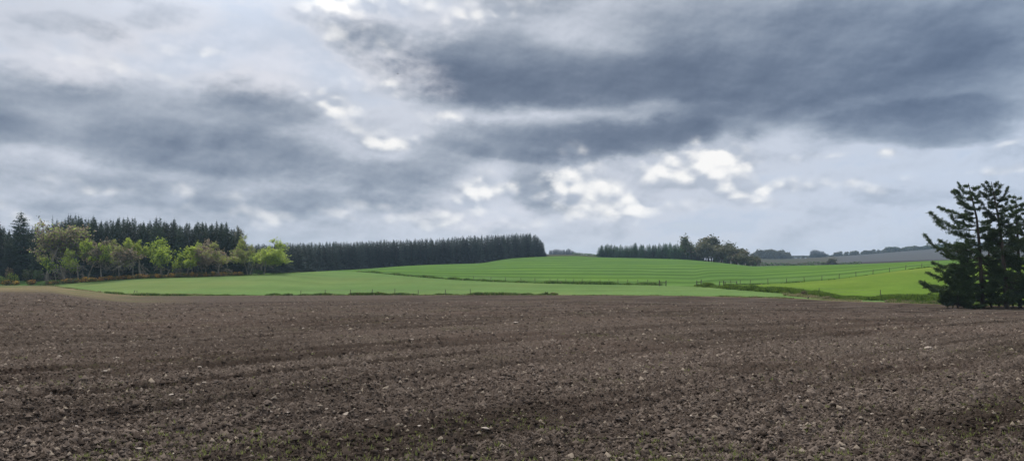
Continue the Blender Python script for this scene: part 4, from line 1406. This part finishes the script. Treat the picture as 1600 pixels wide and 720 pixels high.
def build_world():
    w = bpy.data.worlds.new('World'); SC.world = w; w.use_nodes = True
    w.node_tree.nodes.clear()
    T = NT(w.node_tree)
    S = T.m
    d = T.node('ShaderNodeTexCoord').outputs['Generated']
    nis = T.node('ShaderNodeTexSky', sky_type='NISHITA', sun_disc=False, sun_elevation=math.radians(SUN_EL), sun_rotation=math.radians(SUN_AZ % 360), air_density=1.0, dust_density=1.5)
    sp = T.node('ShaderNodeSeparateXYZ', {0: d})
    x, y, z = sp.outputs
    az = S('ARCTAN2', x, y)
    hyp = S('SQRT', S('ADD', S('MULTIPLY', x, x), S('MULTIPLY', y, y)))
    el = S('ARCTAN2', z, hyp)
    # noise over the bearing/height of the far clouds, and over the cloud ceiling above
    ang = T.node('ShaderNodeCombineXYZ', {0: S('MULTIPLY', az, 1.0), 1: S('MULTIPLY', el, 1.7), 2: 3.7}).outputs[0]
    den = S('ADD', S('MAXIMUM', z, 0.0), .16)
    ceil = T.node('ShaderNodeCombineXYZ', {0: S('DIVIDE', x, den), 1: S('DIVIDE', y, den), 2: 1.3}).outputs[0]
    wn = T.node('ShaderNodeTexNoise', {'Vector': ang, 'Scale': 7.5, 'Detail': 6.0, 'Roughness': .58})
    ws = T.node('ShaderNodeSeparateColor', {0: wn.outputs['Color']})
    dx = S('MULTIPLY', S('SUBTRACT', ws.outputs[0], .5), .16)
    dy = S('MULTIPLY', S('SUBTRACT', ws.outputs[1], .5), .06)
    a2, e2 = S('ADD', az, dx), S('ADD', el, dy)

    def lobe(px, py, sx, up, dn, amp, tilt=0.0, soft=2.0):
        """a cloud bank centred on a bearing and height: soft top, firmer base"""
        pxr = px - 800
        a0 = math.atan(pxr / FOC); hy = math.hypot(FOC, pxr)
        e0 = math.atan((HOR - py) / hy)
        k = 1 / FOC * (FOC / hy)
        da = S('SUBTRACT', a2, a0)
        de = S('SUBTRACT', e2, e0)
        if tilt: de = S('SUBTRACT', de, S('MULTIPLY', da, tilt))
        r1 = S('MULTIPLY', da, 1 / (sx * k * FOC / hy))
        r2 = S('MULTIPLY', S('MAXIMUM', de, 0.0), 1 / (up * k))
        r3 = S('MULTIPLY', S('MINIMUM', de, 0.0), 1 / (dn * k))
        r = S('ADD', S('MULTIPLY', r1, r1), S('ADD', S('MULTIPLY', r2, r2), S('MULTIPLY', r3, r3)))
        if soft >= 2.0: r = S('MULTIPLY', r, r)
        if soft >= 4.0: r = S('MULTIPLY', r, r)
        return S('MULTIPLY', S('EXPONENT', S('MULTIPLY', r, -1.0)), amp)

    def total(ls):
        s = ls[0]
        for l in ls[1:]: s = S('ADD', s, l)
        return s

    n1 = T.noise(ceil, 1.3, 7, .52)
    n2 = T.noise(ang, 7.0, 8, .54)
    n3 = T.noise(ang, 3.2, 5, .5)
    n2u = T.noise(T.vm('ADD', ang, (-.004, .016, 0)), 7.0, 8, .54)
    n6 = T.noise(ang, 17.0, 6, .55)
    n6u = T.noise(T.vm('ADD', ang, (-.003, .008, 0)), 17.0, 6, .55)
    # billows lit from above: brighter where the cloud thins upward, greyer underneath
    relief = S('ADD', S('MULTIPLY', S('SUBTRACT', n2, n2u), 2.6), S('MULTIPLY', S('SUBTRACT', n6, n6u), 1.6))
    n4 = T.noise(T.node('ShaderNodeCombineXYZ', {0: az, 1: S('MULTIPLY', el, 3.2), 2: 9.1}).outputs[0], 5.5, 7, .6)
    nz = total([S('MULTIPLY', S('SUBTRACT', n1, .5), .55), S('MULTIPLY', S('SUBTRACT', n2, .5), .95), S('MULTIPLY', S('SUBTRACT', n3, .5), .35), S('MULTIPLY', S('SUBTRACT', n4, .5), .32)])
    dark = total([
        # heavy bank: upper tier with its firm base along row 165, lower tier down to row 245
        lobe(1080, 100, 560, 130, 90, .27, soft=1.0),
        lobe(770, 128, 190, 60, 38, .30, .02, 4.0), lobe(800, 140, 190, 50, 28, .24, .02),
        lobe(1020, 140, 300, 60, 32, .34, .05),
        lobe(1250, 90, 330, 90, 70, .34),
        lobe(900, 222, 250, 36, 25, .34, .0, 4.0), lobe(930, 226, 240, 26, 22, .26, .02),
        lobe(1090, 200, 150, 40, 30, .34, .12),
        lobe(1220, 160, 120, 40, 30, .22),
        lobe(1440, 192, 150, 40, 34, .32, -.02, 4.0),
        lobe(1570, 160, 190, 70, 42, .34, .10),
        lobe(1420, 70, 300, 80, 60, .34),
        lobe(1330, 165, 130, 40, 40, .26),
        lobe(600, 78, 80, 40, 40, .30, -.3),
        lobe(680, 110, 90, 40, 36, .22, -.1),
        lobe(560, 70, 40, 26, 26, .14),
        # banks on the left
        lobe(130, 190, 290, 66, 36, .40, .0),
        lobe(320, 236, 200, 44, 36, .26, -.04, 4.0), lobe(330, 244, 190, 36, 28, .18, -.03),
        lobe(20, 205, 120, 34, 20, .22),
        lobe(395, 170, 80, 50, 36, .24, -.1),
        lobe(250, 170, 200, 50, 30, .16),
        lobe(110, 48, 120, 24, 18, .18, -.12),
        lobe(185, 62, 70, 22, 16, .12, -.2),
        lobe(20, 60, 60, 30, 24, .16),
        lobe(160, 98, 40, 22, 18, .16),
        lobe(600, 266, 110, 22, 24, .36),
        lobe(690, 238, 90, 22, 18, .20),
        lobe(590, 224, 46, 12, 10, .18),
        lobe(270, 25, 90, 26, 26, .12),
        lobe(480, 20, 60, 20, 18, .12),
        lobe(830, 10, 90, 24, 18, .24),
        # small far clouds
        lobe(838, 280, 50, 30, 40, .26, -.15),
        lobe(868, 300, 66, 26, 30, .26, -.15),
        lobe(885, 326, 80, 14, 14, .26),
        lobe(1062, 280, 60, 14, 10, .16),
        lobe(1400, 305, 80, 14, 12, .20),
        lobe(500, 312, 120, 22, 22, .22),
        lobe(440, 335, 120, 16, 14, .18),
        lobe(120, 285, 150, 26, 18, .18),
        lobe(160, 320, 120, 12, 10, .14),
        lobe(660, 322, 60, 24, 26, .20),
        lobe(780, 350, 90, 12, 10, .16),
        lobe(1180, 310, 90, 12, 10, .08),
        # brighter rifts
        lobe(900, 184, 230, 16, 12, -.20, .03), lobe(560, 120, 120, 60, 50, -.24), lobe(190, 70, 320, 90, 60, -.13), lobe(430, 60, 160, 70, 60, -.10), lobe(760, 325, 120, 40, 40, -.10), lobe(330, 90, 130, 40, 30, -.14), lobe(690, 10, 120, 30, 30, -.24),
        lobe(560, 5, 110, 26, 26, -.24), lobe(1290, 168, 60, 16, 14, -.16), lobe(1000, 60, 140, 26, 26, -.10), lobe(1180, 330, 260, 50, 60, -.07), lobe(200, 330, 520, 80, 80, .16), lobe(600, 280, 160, 40, 40, .10),
        # overhead and behind: a broken deck
        S('MULTIPLY', T.ss(el, .40, .7), .16),
    ])
    # far cumulus low over the land: rounded tops, flat shaded bases
    n5 = T.noise(T.node('ShaderNodeCombineXYZ', {0: az, 1: S('MULTIPLY', el, 1.6), 2: 5.5}).outputs[0], 12.0, 7, .55, dist=.5)
    low = S('MULTIPLY', T.ss(el, .26, .10), .55)
    dk = S('MULTIPLY', S('SUBTRACT', 1.0, S('EXPONENT', S('MULTIPLY', dark, -1.15))), .86)
    D = total([dk, S('MULTIPLY', nz, S('ADD', S('ADD', .36, S('MULTIPLY', dark, .14)), S('MULTIPLY', T.ss(el, .06, .25), .26))), S('MULTIPLY', S('SUBTRACT', n5, .5), low), S('MULTIPLY', relief, S('ADD', -.26, S('MULTIPLY', dk, .10))), .195])
    ramp = T.node('ShaderNodeValToRGB', {0: D})
    cr = ramp.color_ramp; cr.interpolation = 'B_SPLINE'
    stops = [(0.0, (188, 198, 214)), (.12, (206, 210, 220)), (.24, (190, 196, 208)), (.40, (163, 171, 184)), (.58, (134, 145, 161)), (.76, (105, 117, 137)), (1.0, (79, 92, 114))]
    for i, (p, c) in enumerate(stops):
        e = cr.elements[i] if i < 2 else cr.elements.new(p)
        e.position = p; e.color = (*srgb(*c), 1)
    col = ramp.outputs[0]
    # bluer to the right
    col = T.mix(T.ss(az, .1, .7, 0, .35), col, T.node('ShaderNodeMix', {0: 1.0, 6: col, 7: (.74, .93, 1.12, 1)}, data_type='RGBA', blend_type='MULTIPLY').outputs[2])
    # soft white billows high on the left
    sl = total([lobe(300, 100, 260, 70, 60, .5, 0, 1.0), lobe(600, 125, 130, 60, 50, .6, 0, 1.0), lobe(90, 110, 160, 40, 30, .4, 0, 1.0), lobe(740, 335, 150, 50, 30, .5, 0, 1.0), lobe(640, 20, 150, 40, 40, .5, 0, 1.0)])
    soft = T.ss(S('ADD', sl, S('MULTIPLY', S('MULTIPLY', S('ADD', S('SUBTRACT', n2, .5), S('MULTIPLY', relief, .3)), T.ss(sl, .05, .45)), 1.5)), .18, .9)
    col = T.mix(S('MULTIPLY', soft, .72), col, srgb(222, 222, 229))
    # sunlit cumulus heads: cauliflower outlines, bright crowns, grey undersides
    wv = T.node('ShaderNodeCombineXYZ', {0: S('ADD', az, S('MULTIPLY', S('SUBTRACT', ws.outputs[2], .5), .05)), 1: S('MULTIPLY', S('ADD', el, S('MULTIPLY', S('SUBTRACT', ws.outputs[0], .5), .03)), 1.25), 2: 0.0}).outputs[0]

    def bil(vec, off=(0, 0, 0)):
        p = T.vm('ADD', vec, off)
        f = lambda sc: T.node('ShaderNodeTexVoronoi', {'Vector': p, 'Scale': sc, 'Smoothness': .35}, voronoi_dimensions='2D', feature='SMOOTH_F1').outputs['Distance']
        return S('SUBTRACT', .5, S('ADD', S('MULTIPLY', f(15.0), .62), S('MULTIPLY', f(37.0), .38)))

    b0 = bil(wv); b1 = bil(wv, (.004, .013, 0))
    lit = S('SUBTRACT', b0, b1)

    def head(px, py, sx, up, dn, amp, tilt=0.0): return lobe(px, py, sx * 1.3, up * 1.2, dn * 1.2, amp, tilt, 1.0)
    heads = total([head(*q) for q in [
        (510, 172, 46, 26, 22, 1.0), (600, 221, 52, 16, 12, .9), (555, 6, 80, 30, 22, 1.0), (690, 188, 40, 14, 10, .7), (630, 140, 70, 34, 22, .7), (770, 26, 80, 40, 22, .7), (560, 60, 60, 24, 20, .5),
        (905, 282, 28, 42, 36, 1.05), (955, 312, 50, 26, 20, 1.0), (812, 303, 34, 18, 14, .85), (1040, 265, 66, 20, 16, 1.0), (1130, 272, 46, 30, 22, .95, -.5), (1405, 245, 28, 13, 10, .9), (1250, 252, 100, 9, 7, .45, .08),
        (740, 300, 36, 34, 26, .8), (690, 335, 44, 26, 18, .6), (570, 332, 64, 24, 18, .5), (290, 312, 48, 26, 18, .58), (200, 318, 60, 18, 14, .4), (400, 334, 60, 20, 16, .45), (345, 80, 24, 14, 10, .8), (25, 336, 60, 20, 12, .8),
        (480, 352, 70, 14, 10, .55), (1000, 326, 90, 16, 12, .6), (1180, 302, 60, 14, 10, .5), (1330, 296, 90, 12, 10, .55), (1560, 268, 90, 14, 8, .65), (110, 292, 70, 18, 12, .4), (860, 348, 90, 12, 8, .5), (120, 110, 110, 34, 24, .38), (300, 110, 90, 34, 24, .34), (1560, 222, 70, 9, 7, .5, .2)]])
    hc = S('MINIMUM', heads, 1.15)
    edge = S('ADD', hc, S('MULTIPLY', S('MULTIPLY', S('SUBTRACT', b0, .16), T.ss(hc, .05, .4)), 1.15))
    hm = T.ss(edge, .15, .95)
    shade = S('ADD', S('MULTIPLY', lit, 3.2), S('ADD', S('MULTIPLY', relief, .9), S('MULTIPLY', S('SUBTRACT', heads, .75), .55)))
    bright = T.mix(T.ss(shade, -.55, .70), srgb(176, 184, 198), srgb(252, 250, 247))
    col = T.mix(S('MULTIPLY', hm, S('ADD', .45, S('MULTIPLY', T.ss(hc, .3, 1.0), .45))), col, bright)
    # open sky between the clouds
    gap = S('MULTIPLY', T.ss(D, .06, -.2), .16)
    col = T.vm('SCALE', col, 1 / BG)
    col = T.mix(gap, col, nis.outputs[0])
    # milky air low over the far land
    col = T.mix(S('MULTIPLY', T.ss(el, .085, .0), .5), col, T.vm('SCALE', srgb(196, 200, 208), 1 / BG))
    # thin bright cloud round the hidden sun; unseen overhead sky lifted for ground light
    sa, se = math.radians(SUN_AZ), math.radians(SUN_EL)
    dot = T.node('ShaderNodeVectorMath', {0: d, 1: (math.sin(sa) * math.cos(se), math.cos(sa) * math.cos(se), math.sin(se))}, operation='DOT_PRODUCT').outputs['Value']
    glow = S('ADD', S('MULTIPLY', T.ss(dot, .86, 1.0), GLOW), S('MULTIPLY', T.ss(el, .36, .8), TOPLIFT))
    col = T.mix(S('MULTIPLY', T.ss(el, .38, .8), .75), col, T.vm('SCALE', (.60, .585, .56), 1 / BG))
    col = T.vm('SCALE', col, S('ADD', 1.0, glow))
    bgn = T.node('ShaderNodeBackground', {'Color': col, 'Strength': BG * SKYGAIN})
    o = T.node('ShaderNodeOutputWorld')
    T.L.new(bgn.outputs[0], o.inputs[0])
    w.cycles.sampling_method = 'MANUAL'; w.cycles.sample_map_resolution = 512


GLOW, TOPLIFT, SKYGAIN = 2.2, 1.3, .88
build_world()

sun = bpy.data.lights.new('sun', 'SUN')
sun.energy = 2.7; sun.angle = math.radians(8); sun.color = (1, .93, .82)
so = bpy.data.objects.new('sun', sun); COL.objects.link(so)
sd = Vector((math.sin(math.radians(SUN_AZ)) * math.cos(math.radians(SUN_EL)), math.cos(math.radians(SUN_AZ)) * math.cos(math.radians(SUN_EL)), math.sin(math.radians(SUN_EL))))
so.rotation_euler = sd.to_track_quat('Z', 'Y').to_euler()
so.location = (0, 0, 60)


def build_haze(density):
    lo, hi = -9.0, 80.0
    V = [(x, y, z) for x in (-4200, 4200) for y in (-420, 3300) for z in (lo, hi)]
    m, T = new_mat('haze')
    v = T.node('ShaderNodeVolumePrincipled', {'Color': (.52, .74, 1.0, 1), 'Density': density, 'Anisotropy': .25})
    T.L.new(v.outputs[0], T.out.inputs['Volume'])
    o = link('haze', mesh('haze', V, [np.array([(0, 1, 3, 2), (4, 6, 7, 5), (0, 4, 5, 1), (2, 3, 7, 6), (0, 2, 6, 4), (1, 5, 7, 3)])], m))
    tag(o, kind='stuff')


HAZE = .00012
if HAZE: build_haze(HAZE)

cam = bpy.data.cameras.new('camera')
cam.sensor_width = 36; cam.lens = FOC / 1600 * 36
cam.shift_y = (HOR - 360) / 1600
cam.clip_start = .1; cam.clip_end = 20000
co = bpy.data.objects.new('camera', cam); COL.objects.link(co)
co.location = (0, 0, CAMH); co.rotation_euler = (math.pi / 2, 0, 0)
SC.camera = co

vs = SC.view_settings
vs.view_transform = 'Standard'; vs.look = 'None'; vs.exposure = EXPOSURE; vs.gamma = 1; vs.use_curve_mapping = False
SC.render.resolution_x, SC.render.resolution_y = 1024, 460
cy = SC.cycles
cy.max_bounces = 6; cy.diffuse_bounces = 2; cy.glossy_bounces = 1; cy.transmission_bounces = 3; cy.transparent_max_bounces = 4; cy.volume_bounces = 0
cy.use_denoising = True
try:
    cy.denoiser = 'OPENIMAGEDENOISE'; cy.denoising_input_passes = 'RGB_ALBEDO_NORMAL'; cy.denoising_prefilter = 'ACCURATE'
except Exception: pass
cy.sample_clamp_indirect = 4; cy.sample_clamp_direct = 5
